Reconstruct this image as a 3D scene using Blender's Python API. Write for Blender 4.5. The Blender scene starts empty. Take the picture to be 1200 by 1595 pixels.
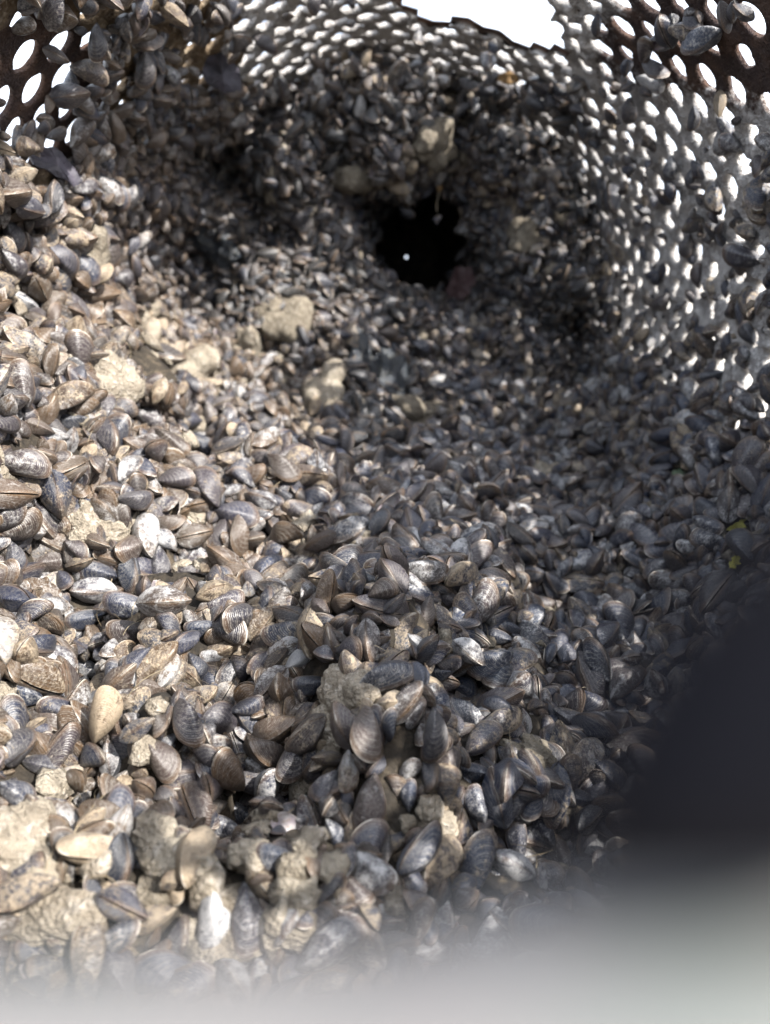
import bpy, math, random
import numpy as np
from mathutils import Vector, Matrix
from mathutils.bvhtree import BVHTree

random.seed(5)
RS = np.random.RandomState(11)
scene = bpy.context.scene
COL = scene.collection

# ------------------------------------------------------------------ camera
# The camera is poked into a perforated steel drum lying on its side. Axis of the drum = +Y.
PITCH = math.radians(-19.0)
FPX = 1152.0                       # focal length in photo pixels (photo 1200 x 1595)
cam_d = bpy.data.cameras.new("camera")
cam = bpy.data.objects.new("camera", cam_d)
COL.objects.link(cam)
cam.location = (0, 0, 0)
cam.rotation_euler = (math.radians(90) + PITCH, 0, 0)
cam_d.sensor_fit = 'VERTICAL'
cam_d.sensor_height = 36.0
cam_d.sensor_width = 36.0
cam_d.lens = 36.0 * FPX / 1595.0
cam_d.clip_start = 0.002
cam_d.clip_end = 400
cam_d.dof.use_dof = True
cam_d.dof.focus_distance = 0.275
cam_d.dof.aperture_fstop = 9.3
scene.camera = cam

# ------------------------------------------------------------------ world + sun
SUN_EL, SUN_AZ = 45.0, 127.0        # azimuth from +Y towards +X: over the right shoulder
world = bpy.data.worlds.new("World")
scene.world = world
world.use_nodes = True
wn = world.node_tree
bg = wn.nodes["Background"]
sky = wn.nodes.new("ShaderNodeTexSky")
sky.sky_type = 'NISHITA'
sky.sun_disc = False
sky.sun_elevation = math.radians(SUN_EL)
sky.sun_rotation = math.radians(SUN_AZ)
sky.air_density = 0.7
sky.dust_density = 8.0
sky.ozone_density = 0.2
wtc = wn.nodes.new("ShaderNodeTexCoord")
wnz = wn.nodes.new("ShaderNodeTexNoise"); wnz.inputs['Scale'].default_value = 3.2; wnz.inputs['Detail'].default_value = 6
wn.links.new(wtc.outputs['Generated'], wnz.inputs['Vector'])
wmr = wn.nodes.new("ShaderNodeMapRange"); wmr.inputs[1].default_value = .30; wmr.inputs[2].default_value = .52
wn.links.new(wnz.outputs['Fac'], wmr.inputs[0])
wmx = wn.nodes.new("ShaderNodeMix"); wmx.data_type = 'RGBA'
wn.links.new(wmr.outputs[0], wmx.inputs[0])
wn.links.new(sky.outputs[0], wmx.inputs[6]); wmx.inputs[7].default_value = (5.1, 5.65, 6.5, 1)
wn.links.new(wmx.outputs[2], bg.inputs[0])
bg.inputs[1].default_value = 0.15
sd = bpy.data.lights.new("sun", 'SUN')
sd.energy = 4.4
sd.angle = math.radians(0.6)
sd.color = (1.0, 0.955, 0.89)
sun = bpy.data.objects.new("sun", sd)
COL.objects.link(sun)
e, a = math.radians(SUN_EL), math.radians(SUN_AZ)
SUNV = Vector((math.sin(a) * math.cos(e), math.cos(a) * math.cos(e), math.sin(e)))
sun.rotation_euler = SUNV.to_track_quat('Z', 'Y').to_euler()
sun.location = (0.5, -0.5, 1.5)
scene.view_settings.view_transform = 'Standard'
scene.view_settings.look = 'None'
scene.view_settings.gamma = 1
scene.view_settings.use_curve_mapping = False
scene.view_settings.exposure = 1.66
scene.cycles.max_bounces = 6
scene.cycles.use_denoising = True

# ------------------------------------------------------------------ helpers
CP, SP = math.cos(PITCH), math.sin(PITCH)
FWD = np.array([0, CP, SP])
UPV = np.array([0, -SP, CP])

def ray(px, py):
    return Vector(FWD * 1.0 + np.array([1, 0, 0]) * (px - 600) / FPX + UPV * (797.5 - py) / FPX)

def project(P):
    P = np.asarray(P, float)
    d = P @ FWD
    dd = np.where(np.abs(d) < 1e-5, 1e-5, d)
    return 600 + FPX * P[..., 0] / dd, 797.5 - FPX * (P @ UPV) / dd, d

def _hash(ix, iy, iz, seed):
    h = (ix * 374761393 + iy * 668265263 + iz * 2147483647 + seed * 974634777) & 0xFFFFFFFF
    h = ((h ^ (h >> 13)) * 1274126177) & 0xFFFFFFFF
    h = ((h ^ (h >> 16)) * 2246822519) & 0xFFFFFFFF
    return ((h ^ (h >> 15)) & 0xFFFFFF) / float(0xFFFFFF)

def vnoise(P, seed=0):
    P = np.asarray(P, float)
    i = np.floor(P).astype(np.int64)
    f = P - i
    f = f * f * (3 - 2 * f)
    r = 0
    for dx in (0, 1):
        wx = f[..., 0] if dx else 1 - f[..., 0]
        for dy in (0, 1):
            wy = f[..., 1] if dy else 1 - f[..., 1]
            for dz in (0, 1):
                wz = f[..., 2] if dz else 1 - f[..., 2]
                r = r + wx * wy * wz * _hash(i[..., 0] + dx, i[..., 1] + dy, i[..., 2] + dz, seed)
    return r * 2 - 1

def fbm(P, oct=3, seed=0):
    s, a_, t = 0, 1.0, 0
    for k in range(oct):
        s = s + a_ * vnoise(P * (2.03 ** k), seed + k * 7)
        t += a_
        a_ *= 0.5
    return s / t

def smooth(x, a_, b_):
    t = np.clip((np.asarray(x, float) - a_) / (b_ - a_), 0, 1)
    return t * t * (3 - 2 * t)

def in_poly(px, py, poly):
    px = np.asarray(px, float); py = np.asarray(py, float)
    inside = np.zeros(px.shape, bool)
    n = len(poly)
    for k in range(n):
        x1, y1 = poly[k]; x2, y2 = poly[(k + 1) % n]
        c = ((y1 > py) != (y2 > py)) & (px < (x2 - x1) * (py - y1) / (y2 - y1 + 1e-9) + x1)
        inside ^= c
    return inside

def mk_mesh(name, V, T, attrs=None, mat=None, smooth_=True):
    """triangle mesh straight from arrays"""
    me = bpy.data.meshes.new(name)
    V = np.ascontiguousarray(V, dtype=np.float32); T = np.ascontiguousarray(T, dtype=np.int32)
    me.vertices.add(len(V)); me.vertices.foreach_set("co", V.ravel())
    me.loops.add(T.size); me.loops.foreach_set("vertex_index", T.ravel())
    me.polygons.add(len(T)); me.polygons.foreach_set("loop_start", np.arange(0, T.size, 3, dtype=np.int32))
    me.polygons.foreach_set("use_smooth", np.full(len(T), smooth_, dtype=bool))
    for k, (typ, arr) in (attrs or {}).items():
        at = me.attributes.new(k, typ, 'POINT')
        key = {'FLOAT': 'value', 'FLOAT_VECTOR': 'vector', 'FLOAT_COLOR': 'color'}[typ]
        at.data.foreach_set(key, np.ascontiguousarray(arr, dtype=np.float32).ravel())
    me.update(calc_edges=True)
    if mat: me.materials.append(mat)
    return me

def obj(name, me, parent=None):
    o = bpy.data.objects.new(name, me)
    COL.objects.link(o)
    if parent: o.parent = parent
    return o

def tag(o, label, cat, group=None, kind=None):
    o['label'] = label
    o['category'] = cat
    if group: o['group'] = group
    if kind: o['kind'] = kind
    return o

# ------------------------------------------------------------------ materials
def new_mat(name):
    m = bpy.data.materials.new(name); m.use_nodes = True
    return m, m.node_tree, m.node_tree.nodes["Principled BSDF"]

class N:
    """small node-graph helper"""
    def __init__(s, nt): s.nt = nt
    def n(s, t, **kw):
        nd = s.nt.nodes.new(t)
        for k, v in kw.items(): setattr(nd, k, v)
        return nd
    def link(s, a_, b_): s.nt.links.new(a_, b_)
    def val(s, nd, i, v):
        if hasattr(v, 'is_output') or isinstance(v, bpy.types.NodeSocket): s.link(v, nd.inputs[i])
        else: nd.inputs[i].default_value = v
    def math(s, op, a_, b_=None, c=None, clamp=False):
        nd = s.n("ShaderNodeMath", operation=op, use_clamp=clamp)
        s.val(nd, 0, a_)
        if b_ is not None: s.val(nd, 1, b_)
        if c is not None: s.val(nd, 2, c)
        return nd.outputs[0]
    def noise(s, vec, scale, detail=3, rough=.55, dist=0):
        nd = s.n("ShaderNodeTexNoise"); s.link(vec, nd.inputs['Vector'])
        nd.inputs['Scale'].default_value = scale; nd.inputs['Detail'].default_value = detail
        nd.inputs['Roughness'].default_value = rough; nd.inputs['Distortion'].default_value = dist
        return nd.outputs['Fac']
    def mix(s, f, a_, b_):
        nd = s.n("ShaderNodeMix", data_type='RGBA')
        s.val(nd, 0, f)
        for i, v in ((6, a_), (7, b_)):
            if isinstance(v, tuple): nd.inputs[i].default_value = (*v, 1) if len(v) == 3 else v
            else: s.link(v, nd.inputs[i])
        return nd.outputs[2]
    def ramp(s, f, lo, hi):
        nd = s.n("ShaderNodeMapRange", interpolation_type='SMOOTHSTEP')
        s.val(nd, 0, f); nd.inputs[1].default_value = lo; nd.inputs[2].default_value = hi
        return nd.outputs[0]
    def attr(s, name):
        return s.n("ShaderNodeAttribute", attribute_name=name)
    def bump(s, h, strength, dist, normal=None):
        nd = s.n("ShaderNodeBump"); s.link(h, nd.inputs['Height'])
        nd.inputs['Strength'].default_value = strength; nd.inputs['Distance'].default_value = dist
        if normal: s.link(normal, nd.inputs['Normal'])
        return nd.outputs[0]

def shell_material():
    m, nt, b = new_mat("mussel_shell"); g = N(nt)
    lc = g.attr("lc").outputs['Vector']            # shell-local position, offset per shell
    gr = g.attr("growth").outputs['Fac']           # 0 at the beak, 1 at the growing edge
    inner = g.attr("inner").outputs['Fac']
    shn = g.attr("shade"); sep = g.n("ShaderNodeSeparateColor"); g.link(shn.outputs['Color'], sep.inputs[0])
    brown, pale, dark = sep.outputs[0], sep.outputs[1], sep.outputs[2]
    silt = shn.outputs['Alpha']
    geo = g.n("ShaderNodeNewGeometry"); pos = geo.outputs['Position']
    n_big = g.noise(lc, 2.3, 3)
    n_mid = g.noise(lc, 7.0, 4, .6)
    n_fine = g.noise(lc, 26.0, 4, .65)
    # growth lines: fine and coarse, wobbling with noise
    wob = g.math('MULTIPLY', n_mid, .05)
    gg = g.math('ADD', gr, wob)
    fine = g.math('SINE', g.math('MULTIPLY', gg, 185.0))
    coarse = g.math('SINE', g.math('MULTIPLY', gg, 63.0))
    vco = g.math('SINE', g.math('MULTIPLY', gg, 19.0))
    fine01 = g.math('MULTIPLY_ADD', fine, .5, .5)
    coarse01 = g.math('MULTIPLY_ADD', coarse, .5, .5)
    vco01 = g.math('MULTIPLY_ADD', vco, .5, .5)
    base = g.mix(brown, (.006, .015, .042), (.070, .042, .022))
    base = g.mix(g.math('MULTIPLY', dark, .75, clamp=True), base, (.004, .006, .010))
    rim = g.ramp(gr, .86, 1.0)
    base = g.mix(g.math('MULTIPLY', rim, .5), base, (.13, .080, .042))
    # pale worn lines and patches
    lines = g.math('MULTIPLY', g.ramp(coarse01, .45, .95), g.ramp(n_big, .32, .62))
    col = g.mix(g.math('MULTIPLY', lines, .30), base, (.19, .178, .16))
    lines2 = g.math('MULTIPLY', g.ramp(fine01, .5, 1.0), g.ramp(n_fine, .40, .62))
    col = g.mix(g.math('MULTIPLY', lines2, .50), col, (.31, .295, .265))
    wear_f = g.math('ADD', g.math('MULTIPLY', pale, .42), g.math('MULTIPLY', g.math('SUBTRACT', .7, gr), .16))
    wv = g.math('ADD', g.math('ADD', g.math('MULTIPLY', n_mid, .6), g.math('MULTIPLY', n_fine, .4)), wear_f)
    wv = g.math('ADD', wv, g.math('MULTIPLY', vco01, .06))
    wear = g.ramp(wv, .745, .98)
    col = g.mix(g.math('MULTIPLY', wear, .85), col, g.mix(n_fine, (.13, .145, .175), (.52, .50, .47)))
    # silt film (settled mud), patchy
    n_w = g.noise(pos, 260.0, 4, .6)
    sv = g.math('ADD', g.math('ADD', g.math('MULTIPLY', n_w, .5), g.math('MULTIPLY', n_mid, .5)), g.math('MULTIPLY', silt, .5))
    sm = g.ramp(g.math('ADD', sv, g.math('MULTIPLY_ADD', n_fine, .5, -.25)), .77, .95)
    col = g.mix(g.math('MULTIPLY', sm, .74), col, g.mix(n_fine, (.14, .108, .072), (.40, .325, .23)))
    lip = g.math('MULTIPLY', g.ramp(gr, .975, .995), g.ramp(n_big, .52, .62))
    col = g.mix(g.math('MULTIPLY', lip, .7), col, (.50, .46, .40))
    # nacre inside
    nac = g.mix(g.ramp(n_big, .4, .7), (.36, .34, .34), (.20, .16, .19))
    nac = g.mix(g.math('MULTIPLY', g.ramp(n_mid, .45, .75), .7), nac, (.22, .16, .11))
    col = g.mix(inner, col, nac)
    g.link(col, b.inputs['Base Color'])
    rough = g.math('ADD', g.math('MULTIPLY_ADD', n_fine, .34, .20), g.math('MULTIPLY', sm, .4), clamp=True)
    g.link(rough, b.inputs['Roughness'])
    b.inputs['Specular IOR Level'].default_value = .52
    hsum = g.math('ADD', g.math('MULTIPLY', coarse01, .16), g.math('ADD', g.math('MULTIPLY', fine01, .30), g.math('MULTIPLY', n_fine, .6)))
    hsum = g.math('ADD', hsum, g.math('MULTIPLY', g.math('MULTIPLY', sm, n_w), 1.2))
    g.link(g.bump(hsum, .9, .00028), b.inputs['Normal'])
    return m

def mud_material(name, c1, c2, c3, scale=1.0, rough=.9, bumpd=.0012, spec=.25, bare=False):
    m, nt, b = new_mat(name); g = N(nt)
    tc = g.n("ShaderNodeNewGeometry").outputs['Position']
    n1 = g.noise(tc, 38 * scale, 5, .6)
    n2 = g.noise(tc, 160 * scale, 5, .62)
    n3 = g.noise(tc, 700 * scale, 4, .6)
    v = g.n("ShaderNodeTexVoronoi", feature='F1'); g.link(tc, v.inputs['Vector']); v.inputs['Scale'].default_value = 420 * scale
    col = g.mix(g.ramp(n1, .38, .62), c1, c2)
    col = g.mix(g.math('MULTIPLY', g.ramp(n2, .50, .70), .8), col, c3)
    col = g.mix(g.math('MULTIPLY', g.ramp(n3, .58, .75), .5), col, (c1[0] * .45, c1[1] * .42, c1[2] * .4))
    if bare:
        bf = g.math('ADD', g.attr("bare").outputs['Fac'], g.math('MULTIPLY_ADD', n2, .9, -.45))
        rust = g.mix(g.ramp(n1, .4, .62), (.040, .026, .024), (.085, .050, .036))
        rust = g.mix(g.math('MULTIPLY', g.ramp(n3, .5, .7), .5), rust, (.15, .12, .10))
        col = g.mix(g.ramp(bf, .42, .68), col, rust)
    else:
        st = g.ramp(g.noise(tc, 75 * scale, 5, .7, .6), .52, .66)
        col = g.mix(g.math('MULTIPLY', st, .55), col, (c1[0] * .38, c1[1] * .36, c1[2] * .34))
    g.link(col, b.inputs['Base Color'])
    b.inputs['Roughness'].default_value = rough
    b.inputs['Specular IOR Level'].default_value = spec
    h = g.math('ADD', g.math('MULTIPLY', n2, 1.0), g.math('ADD', g.math('MULTIPLY', n3, .45), g.math('MULTIPLY', v.outputs['Distance'], .35)))
    g.link(g.bump(h, 1.0, bumpd), b.inputs['Normal'])
    return m

def rust_material():
    m, nt, b = new_mat("rusty_steel"); g = N(nt)
    tc = g.n("ShaderNodeNewGeometry").outputs['Position']
    n1 = g.noise(tc, 30, 5, .6); n2 = g.noise(tc, 240, 5, .65)
    col = g.mix(g.ramp(n1, .35, .65), (.040, .027, .023), (.090, .050, .032))
    col = g.mix(g.math('MULTIPLY', g.ramp(n2, .5, .72), .6), col, (.14, .105, .08))
    g.link(col, b.inputs['Base Color']); b.inputs['Roughness'].default_value = .78
    g.link(g.bump(n2, .8, .0007), b.inputs['Normal'])
    return m

def plain(name, c, rough=.6, c2=None, scale=200, spec=.4, bumpd=.0):
    m, nt, b = new_mat(name); g = N(nt)
    tc = g.n("ShaderNodeNewGeometry").outputs['Position']
    n1 = g.noise(tc, scale, 4, .6)
    g.link(g.mix(g.ramp(n1, .38, .64), c, c2 or tuple(x * .7 for x in c)), b.inputs['Base Color'])
    b.inputs['Roughness'].default_value = rough
    b.inputs['Specular IOR Level'].default_value = spec
    if bumpd: g.link(g.bump(n1, .8, bumpd), b.inputs['Normal'])
    return m

M_SHELL = shell_material()
M_BED = mud_material("dark_mud", (.016, .014, .012), (.034, .028, .021), (.085, .068, .048), 1.0)
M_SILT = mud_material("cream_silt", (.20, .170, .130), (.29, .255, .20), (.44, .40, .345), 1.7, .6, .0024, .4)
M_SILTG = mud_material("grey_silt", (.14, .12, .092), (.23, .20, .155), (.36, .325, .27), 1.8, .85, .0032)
M_TAR = mud_material("wet_black_mud", (.012, .016, .022), (.022, .028, .036), (.07, .07, .06), 1.2, .32, .002, .6)
M_CRUST_L = mud_material("tan_crust", (.12, .082, .050), (.21, .155, .097), (.36, .295, .215), 1.6, .92, .0035, .25, True)
M_CRUST_R = mud_material("grey_crust", (.30, .285, .275), (.50, .48, .46), (.70, .68, .66), 1.6, .88, .0035, .25, True)
M_RUST = rust_material()

# ------------------------------------------------------------------ drum geometry
R = 0.200
ZC = -0.045
NPHI, NT = 420, 330
phi = np.linspace(-math.pi, math.pi, NPHI + 1)         # 0 = top, + = right
TT = np.linspace(0, 1.36, NT)

def wall_r(ph, y):
    """inner radius of the growth for angle ph at depth y"""
    deg = np.degrees(ph)
    right = smooth(deg, 10, 60) * (1 - smooth(deg, 118, 140))
    wall = 0.1955 - .024 * smooth(-deg, 62, 100) - .012 * smooth(deg, 108, 140)
    # floor plane, banked to the left
    floor_h = 0.128 - 0.045 * smooth(y, .12, .60)
    nx, nz = -0.16, -0.987                               # direction of the floor's normal (towards it)
    c = np.sin(ph) * nx + np.cos(ph) * nz
    fl = np.where(c > 0.12, floor_h / np.maximum(c, .12), 9)
    k = .018
    h = np.clip(.5 + .5 * (fl - wall) / k, 0, 1)
    return fl * (1 - h) + wall * h - k * h * (1 - h)

def build_profile():
    PH, T_ = np.meshgrid(phi, TT, indexing='ij')
    deg = np.degrees(PH)
    groove = smooth(deg, -75, -35) * (1 - smooth(deg, 95, 130))
    lowpart = smooth(np.abs(deg), 95, 150)
    Y = np.zeros_like(PH); Rr = np.zeros_like(PH)
    for i in range(NPHI + 1):
        gv, lv = groove[i, 0], lowpart[i, 0]
        p = phi[i]
        rw = float(wall_r(p, .6))
        kt = [0, .58, .70, .80, .90, .97, 1.06, 1.34, 1.36]
        ky = [-.02, .56, .665 + .115 * gv - .04 * lv, .655 + .015 * gv, .680, .725, .80, 1.10, 1.10]
        kr = [0, 0, rw * (.94 + .05 * gv), .45 * rw + .052, .088, .072, .062, .050, .0016]
        y = np.interp(TT, kt, ky)
        rr = np.interp(TT, kt, kr)
        yy = np.interp(TT, [0, .58], [-.02, .56])
        wr = wall_r(np.full(NT, p), yy)
        rr = np.where(TT <= .58, wr, rr)
        seg = (TT > .58) & (TT < .70)
        rr[seg] = np.interp(TT[seg], [.58, .70], [rw, rw * .94])
        for arr in (y, rr):
            k = np.exp(-.5 * (np.arange(-9, 10) / 4.0) ** 2); k /= k.sum()
            pad = np.concatenate([np.full(9, arr[0]), arr, np.full(9, arr[-1])])
            sm_ = np.convolve(pad, k, 'valid')
            w = 1 - smooth(TT, 1.15, 1.3)
            arr[:] = sm_ * w + arr * (1 - w)
        Y[i], Rr[i] = y, rr
    cx = np.interp(T_, [.60, .92, 1.0, 1.34], [0, .040, .040, .0300])
    cz = np.interp(T_, [.60, .92, 1.0, 1.34], [ZC, .014, .013, .0003])
    P = np.stack([cx + Rr * np.sin(PH), Y, cz + Rr * np.cos(PH)], -1)
    return PH, T_, P

PH, T_, P0 = build_profile()

def grid_normals(P):
    du = np.empty_like(P); dv = np.empty_like(P)
    du[1:-1] = P[2:] - P[:-2]; du[0] = P[1] - P[-2]; du[-1] = du[0]
    dv[:, 1:-1] = P[:, 2:] - P[:, :-2]; dv[:, 0] = P[:, 1] - P[:, 0]; dv[:, -1] = P[:, -1] - P[:, -2]
    n = np.cross(dv, du)
    n /= np.linalg.norm(n, axis=-1, keepdims=True) + 1e-12
    return n

NRM0 = grid_normals(P0)
# make the normals point to the axis / camera side
mid = P0[NPHI // 4, 60]; 
if np.dot(NRM0[NPHI // 4, 60], np.array([0, mid[1], ZC]) - mid) < 0: NRM0 = -NRM0
pxg, pyg, dg = project(P0)
vis = dg > .02
# macro relief: druse mounds and pits seen in the photo (pixel, pixel, radius px, height m)
RELIEF = [(290, 1000, 130, .016), (330, 1110, 45, -.020), (420, 1215, 60, -.022), (690, 985, 90, .017),
          (570, 1120, 95, .020), (640, 1165, 40, -.022), (500, 935, 45, -.020), (560, 965, 40, -.014),
          (120, 1060, 60, -.016), (60, 900, 70, .006), (250, 1180, 70, .012), (330, 1400, 80, .014),
          (470, 1240, 35, -.016), (600, 1290, 80, .014), (820, 1010, 80, .010), (720, 1120, 50, -.014),
          (150, 830, 90, .014), (200, 620, 90, .014), (60, 760, 80, .014), (330, 1320, 35, -.014),
          (320, 720, 50, -.016), (400, 520, 80, .022), (520, 590, 60, .020), (480, 740, 70, .008),
          (620, 640, 60, -.012), (430, 360, 60, -.016), (330, 480, 30, -.012), (700, 660, 60, .010),
          (600, 235, 100, .020), (590, 410, 34, -.018), (560, 320, 34, -.018), (820, 165, 50, -.022), (690, 150, 60, -.020), (375, 300, 40, -.020), (900, 300, 34, -.018), (520, 400, 40, .008), (300, 400, 60, -.014), (720, 190, 60, -.018), (850, 190, 60, -.022), (520, 230, 60, -.014),
          (820, 400, 60, .014), (880, 520, 40, -.012), (790, 560, 60, .008), (740, 830, 60, .008),
          (900, 880, 60, .008), (860, 1080, 60, .010), (250, 330, 60, .010), (200, 60, 60, .012), (330, 120, 60, .016)]
disp = fbm(P0 * 13, 3, 3) * .024 + fbm(P0 * 45, 2, 9) * .005
bil = np.sqrt(np.abs(vnoise(P0 * 17 + 3.3, 51)) + .0005) - .45
bil2 = np.sqrt(np.abs(vnoise(P0 * 34 + 1.7, 52)) + .0005) - .45
disp = disp + .036 * bil + .010 * bil2
hol = smooth(T_, .98, 1.10)
scr = smooth(PH, math.radians(-85), math.radians(-50)) * (1 - smooth(PH, math.radians(105), math.radians(130))) * (1 - smooth(T_, .56, .66))
disp = disp * (1 - .85 * scr) * (1 - .6 * hol) + .013 * fbm(P0 * 38, 2, 66) * smooth(T_, .86, .95) * (1 - smooth(T_, 1.05, 1.15))
for (x, y, r_, h) in RELIEF:
    w = np.exp(-(((pxg - x) ** 2 + (pyg - y) ** 2) / (2 * (r_ * .62) ** 2))) * (1 - scr) * (1 - smooth(T_, .96, 1.0))
    disp = disp + np.where(vis, w * h * (1.45 if h > 0 else 1.6), 0)
disp[-1] = disp[0]
r0 = np.hypot(P0[..., 0], P0[..., 2] - ZC)
disp = np.where(T_ < .95, np.maximum(disp, -(.1975 - r0)), disp)
P1 = P0 + NRM0 * disp[..., None]
rr1 = np.hypot(P1[..., 0], P1[..., 2] - ZC)
lim = np.where((T_ < .72) & (rr1 > .1975), .1975 / np.maximum(rr1, .01), 1.0)
P1[..., 0] *= lim; P1[..., 2] = ZC + (P1[..., 2] - ZC) * lim
NRM1 = grid_normals(P1)
if np.dot(NRM1[NPHI // 4, 60], NRM0[NPHI // 4, 60]) < 0: NRM1 = -NRM1

DEG = np.degrees(PH)
SCR_LO, SCR_HI = -80.0, 112.0
def screen_zone(deg, t): return (deg > SCR_LO) & (deg < SCR_HI) & (t < .655)

idx = np.arange((NPHI + 1) * NT).reshape(NPHI + 1, NT)
q = np.stack([idx[:-1, :-1], idx[1:, :-1], idx[1:, 1:], idx[:-1, 1:]], -1)
dc = (DEG[:-1, :-1] + DEG[1:, :-1]) / 2; tc_ = (T_[:-1, :-1] + T_[:-1, 1:]) / 2
keep = ~screen_zone(dc, tc_)
qq = q[keep]
T3 = np.concatenate([qq[:, [0, 1, 2]], qq[:, [0, 2, 3]]])
# orient so normals face inward
Vb = P1.reshape(-1, 3)
nn = np.cross(Vb[T3[:1000, 1]] - Vb[T3[:1000, 0]], Vb[T3[:1000, 2]] - Vb[T3[:1000, 0]])
if (nn * NRM1.reshape(-1, 3)[T3[:1000, 0]]).sum() < 0: T3 = T3[:, ::-1]
bed = obj("mud_bed", mk_mesh("mud_bed", Vb, T3, mat=M_BED))
bed['kind'] = 'structure'
bed['label'] = "dark mud packed under and between the mussels along the drum"

# ------------------------------------------------------------------ perforated steel and crust
PITCHC, ROW, HR = 0.0221, 0.0196, 0.0084
NOTCH = [(622, -60), (622, 18), (650, 26), (700, 36), (760, 50), (800, 64), (850, 80), (878, 72), (872, 40), (842, 0), (842, -60)]
def cyl(u, v, w):
    ph = u / R
    return np.stack([(R - w) * np.sin(ph), v, ZC + (R - w) * np.cos(ph)], -1)

def openness(px, py, deg, y):
    """0 = hole grown over, 1 = clean bare hole (photo regions)"""
    o = np.zeros(np.shape(px))
    o = np.maximum(o, 1.05 * np.exp(-(((px - 60) / 115) ** 2 + ((py - 140) / 130) ** 2) ** 3))
    o = np.maximum(o, .52 * (py < 260) * (px < 420))
    o = np.maximum(o, .80 * ((px > 380) & (px < 900) & (py < 150)))
    right = (deg > 20) & (px > 640)
    o = np.maximum(o, np.where(right, np.clip(1.02 - (py - 60 - .20 * (px - 1000)) / 620.0, .0, 1.0), 0))
    o = np.where(right & (py > 250), np.clip(o, .50, .60), o)
    o = np.where(right & (py > 600), o * np.clip(1.5 - (py - 600) / 240, 0, 1), o)
    return o

cells = []
nu = int(math.pi * R / PITCHC) + 2
for j in range(0, 38):
    v = 0.012 + j * ROW
    for i in range(-nu, nu):
        u = (i + (.5 if j % 2 else 0)) * PITCHC
        d = math.degrees(u / R)
        if SCR_LO - 6 < d < SCR_HI + 6: cells.append((u, v))
cells = np.array(cells)
CPx, CPy, CPd = project(cyl(cells[:, 0], cells[:, 1], 0 * cells[:, 0]))
cdeg = np.degrees(cells[:, 0] / R)
front = CPd > .03
drop = in_poly(CPx, CPy, NOTCH) & front
drop |= (np.abs(cdeg) < 44) & (cells[:, 1] < .27)
drop |= (cdeg > -34) & (cdeg < 36) & ((CPy < -26) | ~front)
cells = cells[~drop]; CPx = CPx[~drop]; CPy = CPy[~drop]; cdeg = cdeg[~drop]; front = front[~drop]
op = np.where(front, openness(CPx, CPy, cdeg, cells[:, 1]), .35)
op = np.where((CPy < -40) | (CPx < -60) | (CPx > 1260), .6, op)
rnd = RS.rand(len(cells))
op = np.clip(op + (rnd - .5) * .42 * (op < .93), 0, 1)
op = np.where((op > .8) & (CPx > 600) & (RS.rand(len(cells)) < .68), RS.uniform(.42, .88, len(cells)), op)
op = np.where(op < .18, 0, op)
op = np.where((CPx < 640) & (CPy > 255) & front, 0, op); op = np.where((CPx < 640) & ~front & (cdeg < -50), 0, op)
op = np.where((cdeg < -60) & (CPy > 255), 0, op)

NA = 24
ang = np.arange(NA) * 2 * math.pi / NA
# hexagon boundary distance (pointy direction across the circumference)
def hexr(a_, inr):
    aa = (a_ % (math.pi / 3)) - math.pi / 6
    return inr / np.cos(aa)
hr = np.array([hexr(x, PITCHC / 2 * 1.0) if True else 0 for x in ang + math.pi / 6])
HB = np.stack([np.cos(ang) * hr, np.sin(ang) * hr * (ROW / (PITCHC * math.sqrt(3) / 2))], -1)

def th_field(Pw, px, py, deg):
    """crust thickness on the steel, metres"""
    t = .0016 + .0022 * (fbm(Pw * 60, 2, 21) + .25)
    bare = np.exp(-(((px - 60) / 120) ** 2 + ((py - 140) / 135) ** 2) ** 3)
    bare = np.maximum(bare, smooth(deg, 24, 44) * (1 - smooth(py - .22 * (px - 1000), 40, 240)) * .93)
    bare = bare * (1 - .75 * ((px > 300) & (px < 930) & (py < 260)))
    t = t * (1 - .97 * bare)
    return np.clip(t, .00005, .009), bare

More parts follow.
